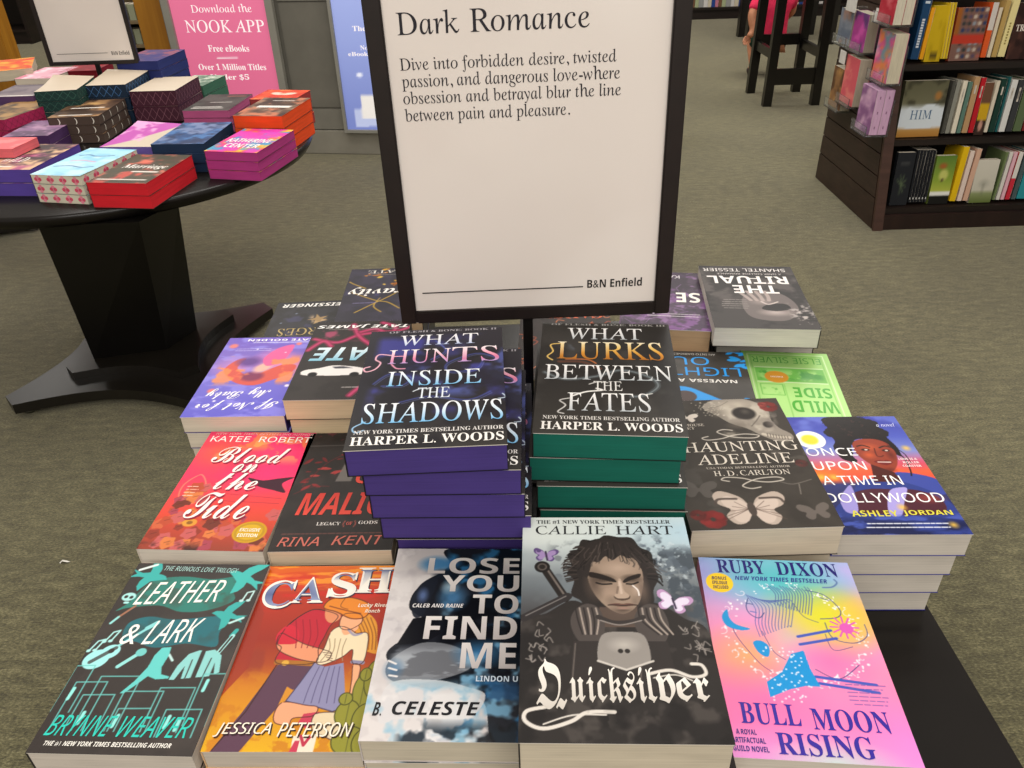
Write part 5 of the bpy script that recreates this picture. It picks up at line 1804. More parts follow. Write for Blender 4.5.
left((129, 91.6), (174.4, 90.2), .64, .136, .2, 2, 'burgundy-edged book with lattice pattern and bare beige top page, back of the round table',
     'lower burgundy lattice-edged book at the back of the round table, %s of its pile', 'burgundy lattice books', 'cbbba6', [], '4a2432', 29, beige, yaw=-.03, t=.044, marks=veins('8a5a66', 3), spine='5a2a3a')
left((46.9, 118), (96.9, 115.8), .622, .137, .205, 2, 'brown-edged book with white crescent moons and a bronze cover, middle of the round table',
     'brown-edged book with white crescent moons, %s of its pile', 'crescent moon books', '5c4434', ['8a6a48', 'a88058', '3c2c24'], '51423a', 30,
     lambda p: (p.stripes(.15, .9, .45, .55, 1, W1, 5, .06), p.stripes(.12, .9, .86, .92, 1, W1, 6, .05), p.ell(.5, .25, .2, .12, 'd0a868', .8, .8)), yaw=.04, t=.0239, marks=dotted(['e8e2d4'], 3, .36, True))
left((79, 86), (125, 84.4), .66, .126, .19, 3, 'midnight blue patterned-edge book with a bare beige top page, below the small white sign',
     'midnight blue patterned-edge book, %s of its pile below the small sign', 'midnight blue books', 'cbbba6', [], '1a2c40', 31, beige, yaw=.01, marks=veins('4a7ab0', 4), spine='1a2c40', right=True,
     curl=curl_up(.012))
left((33.6, 92), (79.7, 90.6), .665, .115, .17, 4, 'dark green patterned-edge book with a curling beige leaf, left of the midnight blue pile',
     'dark green patterned-edge book, %s of its pile', 'dark green books', 'c4b8a6', [], '1c3a36', 32, beige, yaw=.12, marks=veins('3e6a5c', 5), spine='1c3a36', curl=curl_up(.02))
left((0, 0), (4, 120), .625, .137, .22, 2, 'dark floral paperback with crimson patterned edges, far left of the round table',
     'lower crimson patterned-edge paperback at far left, %s of its pile', 'crimson patterned books', '5a4a38', ['8a6a4a', 'b08a5a'], 'b02a58', 33, None, yaw=-.22, right=True, t=.03, marks=veins('6a1838', 6))
left((2, 137), (40, 136), .602, .12, .165, 2, 'plum-edged paperback with a lilac cover, half under the crescent moon pile',
     'lower plum-edged paperback by the crescent moon pile, %s of its pile', 'plum-edged paperbacks', '8a6a8c', ['b08aa8', '5a4660'], '4c2f5c', 34, None, yaw=.0)
left((99.4, 147), (151.6, 147), .61, .134, .2, 2, 'blue-to-pink edged book with a curled magenta cover, left of the navy pile',
     'lower blue-to-pink edged book left of the navy pile, %s of its pile', 'blue to pink books', 'cfc2ae', [], '6a5aa8', 35,
     lambda p: (p.poly([(0, 0), (.9, 0), (.5, .6), (.1, .95), (0, .95)], 'c05ab0', 1, True), p.noise('e8b0d8', 5, 4, .5, .62, .9, rng=(-.1, .6, -.1, .8))), yaw=-.1, curl=curl_up(.014))
left((0, 0), (12, 149), .635, .12, .1, 1, 'salmon pink slim book lying on the purple-edged pile', 'x', None, 'e86a70', ['f08a8a'], 'e06a72', 36, None, yaw=-.1, right=True, t=.022, floor=.6135)
left((14, 79), (60, 79), .655, .115, .18, 3, 'pale pink paperback lying left below the small white sign', 'copy beneath the pale pink paperback, %s of its pile', 'pale pink paperbacks', 'e8b0c0', ['f4dce4', 'd87a94'], 'd8ccb8', 37, None, yaw=-.05)
left((60, 71.5), (100, 70.5), .655, .115, .13, 3, 'crimson book just under the bottom edge of the small white sign', 'copy beneath the crimson book, %s of its pile', 'crimson books', '8a1424', ['a81c2c'], '8a1626', 38, None, yaw=.0)
left((0, 97), (33, 96), .64, .137, .165, 3, 'mauve paperback with white lettering along its lower edge, back left of the round table', 'copy beneath the mauve paperback, %s of its pile', 'mauve paperbacks', '6a606c', ['857a80'], '5a3f68', 39,
     lambda p: p.stripes(.1, .95, .88, .96, 1, W1, 4, .06), yaw=.0, right=True)
left((115, 62), (157, 61), .69, .135, .2, 5, 'blue-edged paperback with a violet cover, right of the small white sign',
     'blue-edged paperback right of the small white sign, %s from top', 'blue-edged paperbacks', '5a4a78', ['a05a6a', '3a3a7a'], '232c66', 40, None, yaw=-.1, right=True)
left((170, 86), (192, 86), .61, .11, .165, 2, 'green-edged paperback with a white banded cover, in front of the pink poster',
     'green-edged paperback in front of the pink poster, %s of its pile', 'green-edged paperbacks', 'c8d0c0', ['8aa890', '5a7a68'], '3c6a54', 41, None, yaw=-.15)

left((-30, 92), (31.5, 68), .672, .15, .22, 1, 'thick hardback with an orange and red cover, far left behind the round table piles', 'x', None, 'd8602c', ['f08a2c', 'e0402c', 'f0b040'], 'c8bca4', 44, None, yaw=.42, right=True, t=.032, floor=.64)
SY2 = 2.62
a0, zz0 = on_y(50.5, 66, SY2)
a1, zz1 = on_y(140, 63, SY2)
framed_sign('small white sign in a black frame rising from the middle of the round table', a0, a1, (zz0 + zz1) / 2, (zz0 + zz1) / 2 + .36, SY2,
            [('B&N Enfield', 'sansb', (111, 51), (130, 54.5), '3a3838')], ((57, 54), (108, 53), .0006), b=.013, floor=LZ, name='sign_holder', W=20)

# ------------------------------------------------------------------ kiosk with lit posters behind the round table
KA, KB = at(300, 153.5, 0), at(378.5, 154.7, 0)
KE = (KB - KA).normalized()
KN = Vector((-KE.y, KE.x, 0))
KROT = math.atan2(KE.y, KE.x)


def on_k(u, v, off=0.0):
    """distance along the kiosk front and height of a pixel seen on it"""
    a = at(u, v, 0)
    d = Vector((a.x, a.y, -CAMZ))
    P = KA + KN * off
    k = P.dot(KN) / d.dot(KN)
    q = d * k
    return (q - P).dot(KE), q.z + CAMZ


GREYP = mat('7f7c72', .5, .3, .04, 9, 'grey_panel')
GREYD = mat('716e65', .5, .3, .04, 9, 'grey_panel_dark')
GREYL = mat('85847a', .45, .35, .03, 9, 'grey_trim')
k = thing('kiosk', 'grey kiosk wall panel with plinth behind the round table', 'kiosk', KA, (0, 0, KROT))
sl = on_k(160, 0)[0] - .02
sr = sl + 2.3
MB().box(sl, sr, -.0, .5, 0, .115, .004).out('plinth', mat('8d897d', .5, .3, .04, 9, 'plinth'), k)
MB().box(sl, sr, .02, .48, .115, 1.5, .004).out('panel', GREYD, k)
zr = on_k(310, 108.5)[1]
s1, s2, s3 = on_k(279, 20)[0], on_k(330, 20)[0], on_k(400, 60)[0]
MB().box(s1, s2, .012, .02, .12, zr - .006).out('lower_panel', GREYP, k)
MB().box(s1, s2, .014, .02, zr + .004, on_k(300, 2.5)[1]).out('upper_panel', GREYD, k)
MB().box(s1, s2, .01, .02, on_k(300, 2.5)[1] + .006, 1.4).out('top_panel', GREYP, k)


def poster(label, sa, sb, za, zb, bg, words, fr, deco=None, depth=.03):
    t = thing('poster_lightbox', label, 'poster', KA + KE * (sa + sb) / 2 + Vector((0, 0, za - fr)), (0, 0, KROT))
    w, h = sb - sa, zb - za
    f = MB()
    f.box(-w / 2 - fr, -w / 2, -depth, -.002, 0, h + 2 * fr).box(w / 2, w / 2 + fr, -depth, -.002, 0, h + 2 * fr)
    f.box(-w / 2, w / 2, -depth, -.002, 0, fr).box(-w / 2, w / 2, -depth, -.002, h + fr, h + 2 * fr).box(-w / 2, w / 2, -.008, -.002, fr, h + fr)
    f.out('frame', mat('8f8d84', .4, .4, .03, 9, 'poster_frame'), t)
    p = Paint(90, h / w, bg[0])
    p.grad(bg[1])
    for s_, st, (ul, vt), (ur, vb) in words:
        a0, b0 = on_k(ul, vt, -depth * .5)
        a1, b1 = on_k(ur, vb, -depth * .5)
        p.T(s_, st, (a0 - sa) / w, (a1 - sa) / w, (zb - b0) / h, (zb - b1) / h, 'fbf4f4')
    if deco:
        deco(p, lambda u, v: ((on_k(u, v)[0] - sa) / w, (zb - on_k(u, v)[1]) / h))
    V, C, F, _ = sheet(p, w, h, flat)
    o = link('poster', V, F, printed(.3, .45, .3), t, cols=C)
    o.rotation_euler = (PI / 2, 0, 0)
    o.location = (0, -depth * .5, h / 2 + fr)
    return t


pa, pb = on_k(177, 30)[0], on_k(271.5, 30)[0]
poster('pink lit poster with white lettering in a grey frame, behind the round table', pa, pb, .15, .95, ('dc7096', [(0, 'df7599'), (1, 'd96a90')]), [
    ('Download the', 'serif@', (190, 5.2), (252, 12)), ('NOOK APP', 'serif@', (184, 20.5), (265.3, 32)),
    ('Free eBooks', 'serifb@', (207.4, 45.2), (249.6, 51.5)), ('Over 1 Million Titles', 'serifb@', (198, 64), (266.5, 70)),
    ('Under $5', 'serifb@', (210, 74.4), (249.6, 79.6))], .035,
    lambda p, q: p.line([q(219, 57.4), q(238.6, 57)], .012, 'f6e4ea'))
ba, zz = on_k(349, 128.5)
poster('blue lit poster half hidden behind the large white sign', ba, ba + .72, zz, .95, ('8d9cd8', [(0, 'a8b6ea'), (.5, '93a1da'), (1, '7684c6')]), [
    ('The', 'serifb@', (352, 26), (366, 31)), ('No', 'serifb@', (360, 45.5), (368, 50)), ('eBooks', 'serifb@', (348, 52), (371, 56))], .014,
    lambda p, q: (p.poly([q(356, 108), q(400, 107), q(404, 125), q(358, 125)], 'b8c2e6'), p.poly([q(362, 94), q(380, 94), q(383, 117), q(364, 117)], 'e8e4e0'), p.ell(*q(361, 74), .02, .014, 'e8ecfa')))

# oak post and shelves behind
x_a, _ = on_y(140, 30, 4.3)
x_b, _ = on_y(168, 30, 4.3)
tag(MB().box(x_a, x_b, 4.3, 4.45, 0, 2.2, .004).out('wood_post', OAK), 'honey coloured wooden post left of the pink poster', 'post')
x_a, _ = on_y(-40, 50, 5.6)
x_b, _ = on_y(6, 50, 5.6)
tag(MB().box(x_a, x_b, 5.6, 5.75, 0, 2.2, .004).out('wood_post', OAK), 'honey coloured wooden post at the far left edge', 'post')


def simple_case(label, x0, x1, y, depth, shelves, height, m=DARKWOOD):
    t = thing('bookcase', label, 'bookcase', (x0, y, 0))
    w = x1 - x0
    MB().box(0, .025, 0, depth, 0, height).out('side_panel', m, t)
    MB().box(w - .025, w, 0, depth, 0, height).out('side_panel', m, t)
    MB().box(.025, w - .025, depth - .02, depth, 0, height).out('back_panel', m, t)
    MB().box(.025, w - .025, .02, .04, 0, shelves[0] - .02).out('kick_plate', m, t)
    for z in shelves:
        MB().box(.025, w - .025, 0, depth - .02, z - .02, z).out('shelf', m, t)
    return t


def quick_art(bg, seed, W=8, asp=1.5, blobs=(), extra=None):
    return art_plain(W, bg, list(blobs), seed, asp, extra)


def upright(label, x, y, z, w, l, t, art, mode, page='d0c6b4', spine='555555', lean=0.0, back=0.0, group=None, cat='book'):
    """a book standing on its lower edge. face: cover towards the aisle; spine: back towards the aisle. x, y = front centre"""
    b = book(label, group, w, l, t, art, page, spine, .35, stand=True, cat=cat)
    if mode == 'face':
        b.rotation_euler = (PI / 2 - back, lean, 0)
        b.location = (x, y + t / 2, z + .5 * t * math.sin(abs(back)) + .5 * w * math.sin(abs(lean)) + .0006)
    else:
        b.rotation_euler = (PI / 2 - back, 0, PI / 2)
        b.rotation_euler = (Matrix.Rotation(lean, 3, 'Y') @ Matrix.Rotation(-back, 3, 'X') @ Matrix.Rotation(PI / 2, 3, 'Z') @ Matrix.Rotation(PI / 2, 3, 'X')).to_euler()
        b.location = (x, y + w / 2, z + .5 * w * math.sin(abs(back)) + .5 * t * math.sin(abs(lean)) + .0006)
    return b


fx, fy = at(33, 44, 0).x, at(33, 44, 0).y
simple_case('dark bookcase far behind the round table at left', fx - 1.6, fx, fy, .4, [.12, .5, .9], 1.5)
bx, bz = on_y(31, 33, fy + .03)
upright('brown-covered book facing out on the dark bookcase at far left', min(bx - .02, fx - .105), fy + .03, .502, .15, .235, .03, quick_art('6a4a42', 51, 14, 1.5, ['8a6a5a', '4a2c28']), 'face')
upright('pale book standing behind the brown one on the dark bookcase', min(bx - .02, fx - .105) - .17, fy + .1, .502, .15, .22, .03, quick_art('b8a898', 52, 14, 1.5, ['d8ccc0']), 'face')
y6 = 6.2
xa, _ = on_y(118, 30, y6)
xb, _ = on_y(170, 30, y6)
za, zb_ = on_y(136, 24, y6)[1], on_y(136, 45, y6)[1]
simple_case('bookcase glimpsed between the small white sign and the wooden post', xa, xb + .1, y6, .35, [max(.1, zb_ - .22), zb_, za + .02], 1.4, mat('7a6a50', .5, .3, .06, 20, 'shelf_wood'))
for i, c in enumerate(('b8b49c', '9aa088', 'c8c2a8', '8a907a', 'd0c8b0', 'a8a48c')):
    for j, zz_ in enumerate((zb_, za + .02)):
        upright('%s spine %s from left on the %s shelf behind the small white sign' % (('pale', 'sage', 'cream', 'olive', 'ivory', 'khaki')[i], ORD[i] if i else 'first', ('lower', 'upper')[j]),
                xa + .06 + .058 * i, y6 + .03, zz_ + .001, .13, min(.17, za - zb_ - .02) + .005 * ((i * 3 + j) % 3) - .02, .045, quick_art(c, 60 + i, 4), 'spine', spine=c, group='books behind the small sign')

# second round table beyond the left edge
q = at(38, 224, .03)
t = thing('round_table', 'second black pedestal table mostly outside the left edge of the photo', 'table', (q.x - .40, q.y + .02, 0))
MB().lathe([(.42, .37), (.435, .38), (.44, .39), (.437, .4)], 64).out('table_top', BLACKT, t, True)
MB().box(-.14, .14, -.02, .02, .05, .37).box(-.02, .02, -.14, -.02, .05, .37).box(-.02, .02, .02, .14, .05, .37).out('pedestal', BLACK, t)
half, pts = .3, []
cor = [(-half, -half), (half, -half), (half, half), (-half, half)]
for i in range(4):
    a, b_ = Vector(cor[i]), Vector(cor[(i + 1) % 4])
    d = (b_ - a).normalized()
    nn = Vector((-d.y, d.x))
    for j in range(11):
        v_ = a + d * (.04 + (half * 2 - .08) * j / 10) + nn * .08 * math.sin(PI * j / 10)
        cs, sn = math.cos(PI / 4), math.sin(PI / 4)
        pts.append((v_.x * cs - v_.y * sn, v_.x * sn + v_.y * cs))
tb_ = MB().prism(pts, .015, .045).out('base', BLACK, t)
for cx_, cy_ in cor:
    cs, sn = math.cos(PI / 4), math.sin(PI / 4)
    fx_, fy_ = cx_ * .85 * cs - cy_ * .85 * sn, cx_ * .85 * sn + cy_ * .85 * cs
    MB().lathe([(.018, 0), (.018, .01), (.01, .016)], 12, fx_, fy_).out('foot', CHROME, tb_)
# scrap of paper on the carpet
q = at(65, 562, 0)
m = MB()
m.add([(-.010, .001, .001), (-.004, .004, .004), (.004, .0, .003), (.011, -.004, .001), (.006, -.007, .004), (-.003, -.003, .006), (-.008, -.004, .002)],
      [(0, 6, 5, 1), (1, 5, 2), (2, 5, 4, 3)])
o = m.out('paper_scrap', mat('e6e2d8', .8, .2))
o.location = q
o.rotation_euler = (0, 0, .3)
tag(o, 'tiny torn scrap of white paper lying on the carpet at left', 'paper')

# ------------------------------------------------------------------ bookcase on the right
P0 = at(872, 230, 0)
LEAN = .22
BX0, BY0, BY1, BXR, BH = P0.x, P0.y, at(818.6, 177, 0).y, P0.x + 1.5, 1.35
bc_ = thing('bookcase', 'dark brown slatted gondola bookcase at right filled with books', 'bookcase', (BX0, BY0, 0))


def yf(z):
    return BY0 + LEAN * z


def lip(v, u=960):
    z = .3
    for _ in range(12):
        z = on_y(u, v, yf(z))[1]
    return z


ep = MB()
Dp = BY1 - BY0


def side_quad(mb, x0, x1, z0, z1, in0, in1):
    ya0, ya1 = LEAN * z0 + in0, LEAN * z1 + in0
    v = [(x0, ya0, z0), (x1, ya0, z0), (x1, Dp - in1, z0), (x0, Dp - in1, z0), (x0, ya1, z1), (x1, ya1, z1), (x1, Dp - in1, z1), (x0, Dp - in1, z1)]
    mb.add(v, [(3, 2, 1, 0), (4, 5, 6, 7), (0, 1, 5, 4), (1, 2, 6, 5), (2, 3, 7, 6), (3, 0, 4, 7)])


side_quad(ep, .008, .03, 0, BH, 0, 0)
zz = .112
side_quad(ep, 0, .008, .002, zz - .004, .012, .004)
while zz < BH - .05:
    side_quad(ep, 0, .008, zz, zz + .072, .012, .004)
    zz += .0765
ep.out('end_panel', BROWN, bc_)
tr = MB()
side_quad(tr, -.002, .032, 0, BH, -.012, Dp - .012 - LEAN * .0)
tm = MB()
for z0, z1 in ((0, BH),):
    v = [(-.002, LEAN * z0 - .012, z0), (.034, LEAN * z0 - .012, z0), (.034, LEAN * z0 + .001, z0), (-.002, LEAN * z0 + .001, z0),
         (-.002, LEAN * z1 - .012, z1), (.034, LEAN * z1 - .012, z1), (.034, LEAN * z1 + .001, z1), (-.002, LEAN * z1 + .001, z1)]
    tm.add(v, [(3, 2, 1, 0), (4, 5, 6, 7), (0, 1, 5, 4), (1, 2, 6, 5), (2, 3, 7, 6), (3, 0, 4, 7)])
tm.out('edge_trim', wood_material('38231b', '4c3228', 'brown_trim', .4, (4, 4, 40)), bc_)
L3, L2, L1 = lip(206), lip(138), lip(63)
W_ = BXR - BX0
MB().box(.034, W_, .36, .38, 0, BH).out('back_panel', DARKWOOD, bc_)
MB().box(.034, W_, -.004, .02, 0, L3 - .022).out('kick_plate', wood_material('1c0f0b', '2a1812', 'kick_wood', .5, (20, 20, 4)), bc_)
MB().box(W_, W_ + .03, .0, .38, 0, BH).out('side_panel', BROWN, bc_)
for z in (L3, L2, L1, L1 + .27, L1 + .54):
    MB().box(.034, W_, LEAN * z - .004, .36, z - .022, z, .002).out('shelf', DARKWOOD, bc_)


def sb(label, u0, u1, row, vt, mode, spine, art=None, page='d0c6b4', lean=0, dy=.02, group=None, depth=.12):
    z = (L1, L2, L3)[row] + .0005
    vb = (61, 136, 205)[row]
    y = yf(z) + dy
    x0_ = on_y(u0, vb, y)[0]
    x1_ = on_y(u1, vb, y)[0]
    l = on_y((u0 + u1) / 2 + 4, vt, y + .02)[1] - z
    l = min(l, .235)
    x = (x0_ + x1_) / 2
    if mode == 'face':
        upright(label, x, y, z, x1_ - x0_, l, .022, art or quick_art(spine, int(u0), 10), 'face', page, spine, lean, .09, group)
    else:
        a_ = art or quick_art(spine, int(u0), 4)
        upright(label, x, y, z, depth, l, max(.006, (x1_ - x0_) - .001), a_, 'spine', page, spine, lean, .09, group)


def sp_art(bg, words=(), blocks=(), **kw):
    p = quick_art(bg, 5, 6, 1.6)
    p.spine = list(words)
    p.spine_blocks = list(blocks)
    return p


G1, G2, G3 = 'books on the top visible shelf at right', 'books on the middle shelf at right', 'books on the bottom shelf at right'
sb('tall navy book with white spine lettering, first on the top visible shelf at right', 909.5, 917.5, 0, 3, 's', '1f4468', sp_art('1f4468', (), [(.03, .07, .2, .8, 'c8d4dc')] + [(.32 + .045 * k_, .352 + .045 * k_, .32, .68, 'd4dae0') for k_ in range(11)]), group=G1, lean=.06)
sb('thin orange book leaning beside the navy one', 918.5, 922.5, 0, 11, 's', 'e8a01c', group=G1, lean=.06)
sb('yellow book facing out, near the navy book', 923.5, 939, 0, 6, 'face', 'c8a81c', quick_art('c9a91a', 71, 12, 1.6, ['b89a14'], lambda p: p.poly([(.35, .82), (.75, .82), (.75, .92), (.35, .92)], '5a4a1a')), group=G1)
for i in range(3):
    sb('slim yellow spine, %s of three in a row on the top visible shelf' % ('left', 'middle', 'right')[i], 939.5 + i * 2.5, 941.8 + i * 2.5, 0, 6, 's', ['d0b020', 'e0c030', 'c8a81c'][i], group=G1, lean=-.03)


def mosaic(p):
    r = random.Random(3)
    for i in range(5):
        for j in range(8):
            p.ell(.28 + .16 * i, .06 + .12 * j, .06, .06, r.choice(['5a4a5c', '2f3a5c', 'a05a50', '8a9098', '3a3a3a', 'c0b0a0']))
    p.poly([(0, .5), (1, .5), (1, .66), (0, .66)], 'b83a2a')
    p.poly([(0, 0), (.16, 0), (.16, .5), (0, .5)], '9a5a24')


sb('face-out book with a mosaic of small faces and a red band', 948, 978, 0, 8, 'face', 'a8482a', quick_art('7a5a50', 72, 22, 1.5, [], mosaic), group=G1)
sb('thick spine in white over orange beside the mosaic cover', 979, 984.5, 0, 6, 's', 'd85a28', sp_art('d85a28', (), [(0, .5, 0, 1, 'cfc8c0')]), group=G1, lean=.03)
sb('cream book with page edges outward on the top visible shelf', 985.5, 989, 0, 11, 's', 'd8cbb2', group=G1, lean=.04)
sb('tan book beside the cream one on the top visible shelf', 990, 995, 0, 4, 's', 'b89a5c', group=G1, lean=.05)
sb('pale yellow thick book on the top visible shelf', 996, 1003, 0, 3, 's', 'e4d698', sp_art('e4d698', (), [(.4 + .05 * k_, .43 + .05 * k_, .38, .62, '8a7a40') for k_ in range(8)]), group=G1, lean=.06)
sb('dark brown travel book facing out at the right edge of the top visible shelf', 1005, 1034, 0, 3, 'face', '3c2622', quick_art('3c2622', 73, 20, 1.5, ['5c3a30', '2a1a18'], lambda p: p.T('TRAVEL', 'serifb', .1, .95, .38, .5, 'e8ddd2')), group=G1)


def him(p):
    p.grad([(0, '5c5a44'), (.4, '6e6c54'), (.5, 'cfd6dc'), (.8, 'd8e0e8'), (.86, 'b88a4a'), (1, 'a87434')])
    p.noise('3c3a2c', 4, 5, .5, .6, .8, rng=(-.1, 1.1, -.1, .45))
    p.ell(.8, .28, .1, .12, 'a8743c', .9, .5)
    p.poly([(.1, .6), (.2, .46), (.4, .5), (.6, .42), (.9, .48), (.95, .8), (.1, .82)], 'd4dce2', 1, True)
    p.T('HIM', 'serif', .24, .74, .52, .68, '4a6a8a')


sb('face-out picture book with a cloud and blue lettering on the middle shelf', 896, 938, 1, 81, 'face', '5c5a44', quick_art('5c5a44', 74, 26, 1.2, [], him), group=G2)
for u0, u1, vt, c, lab in ((940, 943, 84, '4a4a44', 'charcoal spine right of the cloud picture book'), (944, 948, 83, '8a8a80', 'grey spine with faint lettering on the middle shelf'), (950, 954.5, 84, 'e0d8c4', 'off-white spine on the middle shelf'),
                           (955.5, 959.5, 85, '5c7c70', 'sage teal spine on the middle shelf'), (960.5, 966, 80, 'b8936a', 'tan spine with an orange tint on the middle shelf'), (967, 972, 81, 'b8202a', 'bright red spine on the middle shelf'),
                           (982.5, 986, 84, 'd6ccb8', 'cream spine right of the yellow and black book'), (987, 992.5, 82, '1c3a32', 'dark green spine on the middle shelf'), (993.5, 996, 80, '1f5a5c', 'thin teal spine on the middle shelf'),
                           (997, 1003, 83, 'd8d8d4', 'white spine on the middle shelf'), (1004, 1010, 83, '3a3c3e', 'slate spine on the middle shelf'), (1011, 1019, 82, '5a6a4a', 'moss green spine near the right edge of the middle shelf'), (1020, 1030, 84, '7a2a2a', 'maroon spine at the right edge of the middle shelf')):
    sb(lab, u0, u1, 1, vt, 's', c, sp_art(c, (), [(.15 + .06 * (k_ % 4), .3 + .06 * (k_ % 4), .35, .65, 'c8c0b4') for k_ in range(int(u0) % 3 + 1)] if u1 - u0 > 4 else ()), group=G2, lean=.03)
sb('yellow and black face-out book in the middle shelf', 973, 982, 1, 83, 'face', '2a201c', quick_art('c8a020', 75, 10, 2, [], lambda p: (p.poly([(0, 0), (1, 0), (1, .4), (0, .4)], '6a4a38'), p.poly([(0, .7), (1, .7), (1, 1), (0, 1)], '3a2a24'), p.ell(.5, .8, .2, .2, 'c09080'))), group=G2)


def leaf(p):
    for k in range(7):
        t_ = -2.6 + k * .7
        p.line([(.45, .6), (.45 + .28 * math.cos(t_), .6 + .18 * math.sin(t_))], .04, '5a6a4c')
    p.stripes(.2, .8, .2, .24, 1, '6a6a66', 2, .03)


sb('black face-out book with a small green leaf on the bottom shelf', 889, 906, 2, 153, 'face', '24262a', quick_art('24262a', 76, 16, 1.7, [], leaf), group=G3)
for i in range(6):
    sb('black spine with a white dot at its foot, %s in the row of six' % ORD[i].replace('topmost', 'first'), 907 + i * 3.1, 909.6 + i * 3.1, 2, 153, 's', '1e2024', sp_art('1e2024', (), [(.9, .94, .35, .7, 'd0d0cc')]), group=G3)


def greenface(p):
    p.grad([(0, '5a7a34'), (.5, '8aa03c'), (.72, 'b0b84c'), (.74, 'e8e8e0'), (.8, 'e8e8e0'), (.81, '1c1c1a'), (1, '1c1c1a')])
    p.ell(.5, .4, .26, .22, 'c8c870', .9, .4); p.ell(.4, .22, .25, .12, 'a85a30', .9, .6); p.ell(.48, .5, .06, .05, '4a3a2a')


sb('green and yellow face-out book with a white stripe on the bottom shelf', 927, 946.5, 2, 156, 'face', '7a9038', quick_art('7a9038', 77, 16, 1.6, [], greenface), group=G3)
sb('bright yellow spine on the bottom shelf', 948, 954, 2, 150, 's', 'e0b818', group=G3, lean=.05)
sb('pale pink spine on the bottom shelf', 955.5, 960, 2, 154, 's', 'e0ccc0', group=G3, lean=.05)
sb('peach spine beside the pale pink one on the bottom shelf', 961, 966, 2, 152, 's', 'd0a890', group=G3, lean=.06)


def hill(p):
    p.grad([(0, 'cfcabc'), (.7, 'c4c0b0'), (.76, '8a9468'), (1, '5c6a34')])
    p.ell(.5, .55, .3, .2, 'a8a698', .9, .8); p.line([(.5, .55), (.5, .8)], .03, '6a6a5c')


sb('beige face-out book with a lone tree on a hill', 967.5, 989, 2, 160, 'face', 'c4c0b0', quick_art('c4c0b0', 78, 16, 1.5, [], hill), group=G3)
for u0, u1, c, lab in ((990.5, 993, '6a7a50', 'thin olive spine on the bottom shelf'), (994, 997.5, 'd8d4cc', 'white spine on the bottom shelf'), (998.5, 1002, 'e0b0bc', 'rose spine on the bottom shelf'), (1003, 1007.5, 'c83040', 'red and white spine on the bottom shelf'), (1009, 1013, '4a5a5c', 'slate teal spine on the bottom shelf'), (1014, 1028, '2f8f98', 'wide turquoise spine at the right edge of the bottom shelf')):
    sb(lab, u0, u1, 2, 155, 's', c, sp_art(c, (), [(0, .55, 0, 1, 'dcd8d0')] if c == 'c83040' else ()), group=G3, lean=.05)


def on_x(u, v, x):
    a = at(u, v, 0)
    d = Vector((a.x, a.y, -CAMZ))
    d *= x / d.x
    return d.y, d.z + CAMZ


CLEAR, nt_, b_ = nodes('clear_acrylic')
b_.inputs['Base Color'].default_value = (.95, .97, .97, 1)
b_.inputs['Transmission Weight'].default_value = .95
b_.inputs['Roughness'].default_value = .06
b_.inputs['IOR'].default_value = 1.2


def racked(label, u, v, vt, n, tt, art, page, spine, hold, marks=None, w=.125):
    """books in a clear holder hung on the slatted end panel; u, v = lower near corner next to the panel"""
    y, z = on_x(u, v, BX0 - .012)
    l = min(.21, max(.12, on_x(u + 6, vt, BX0 - .012)[1] - z))
    hg = thing('book_holder', hold, 'holder', (BX0, y + w / 2, z), group='clear holders on the slatted end panel')
    D_ = n * tt + .02
    MB().box(-.004, -.001, -w / 2 - .004, w / 2 + .004, -.006, .12).out('back_plate', CLEAR, hg)
    MB().box(-D_, -.004, -w / 2 - .004, w / 2 + .004, -.006, -.003).out('ledge', CLEAR, hg)
    MB().box(-D_ - .003, -D_, -w / 2 - .004, w / 2 + .004, -.006, .03).out('lip', CLEAR, hg)
    for k in range(n):
        lab = label if n == 1 else label % ('nearest the panel', 'outer of the two')[k]
        b = book(lab, None, w, l, tt, art, page, spine, .3, stand=True, marks=marks)
        b.rotation_euler = (PI / 2, 0, -PI / 2)
        b.location = (BX0 - .006 - (k + .5) * (tt + .0008), y + w / 2, z)
    return y, z, l


def tag_card(label, u, v, h=.045, w=.055):
    y, z = on_x(u, v, BX0 - .06)
    o = MB().box(BX0 - .062, BX0 - .06, y - w / 2, y + w / 2, z - h / 2, z + h / 2).out('price_card', mat('dedbd4', .5, .3, .02))
    t = thing('shelf_label', label, 'label', (BX0 - .03, y, z - h / 2))
    o.parent = t
    o.matrix_parent_inverse = Matrix.Translation(-Vector(t.location))
    MB().box(.0, .029, -.004, .004, .01, .016).box(-.029, .0, -.004, .004, .01, .016).out('arm', CLEAR, t)
    return t


pdots = dotted(['7a4a70'], 2, .16)
racked('lilac book with purple dotted edges in the lowest near holder, %s', 884, 135, 88, 2, .03, quick_art('c090b8', 81, 12, 1.5, ['e0b8d0', '8a5a8a']), 'd0a8c8', 'b080a8', 'clear holder with the lilac dotted books', pdots)
racked('pink and teal covered book with cream edges in the near middle holder', 897, 84, 32, 1, .045, quick_art('e05a98', 82, 12, 1.5, ['f0a0b8', '6aa0a8', 'f08a4a']), 'cfc6ae', 'e05a98', 'clear holder with the pink and teal book')
racked('cream-edged book with a red stripe in the top near holder, %s', 909, 25, -20, 2, .03, quick_art('b83040', 83, 12, 1.5, ['d86a70']), 'd8d0bc', 'b83040', 'clear holder with the red striped books')
racked('coral covered book with cream edges in the lower central holder', 862, 107, 58, 1, .045, quick_art('e0606c', 84, 12, 1.5, ['f08a80']), 'c8bea8', 'e0606c', 'clear holder with the coral book')
racked('purple and pink book in the upper central holder', 872, 53, 14, 1, .04, quick_art('b04090', 85, 12, 1.5, ['d85ab0', '5a3a70']), 'b0a894', 'b04090', 'clear holder with the purple and pink book')
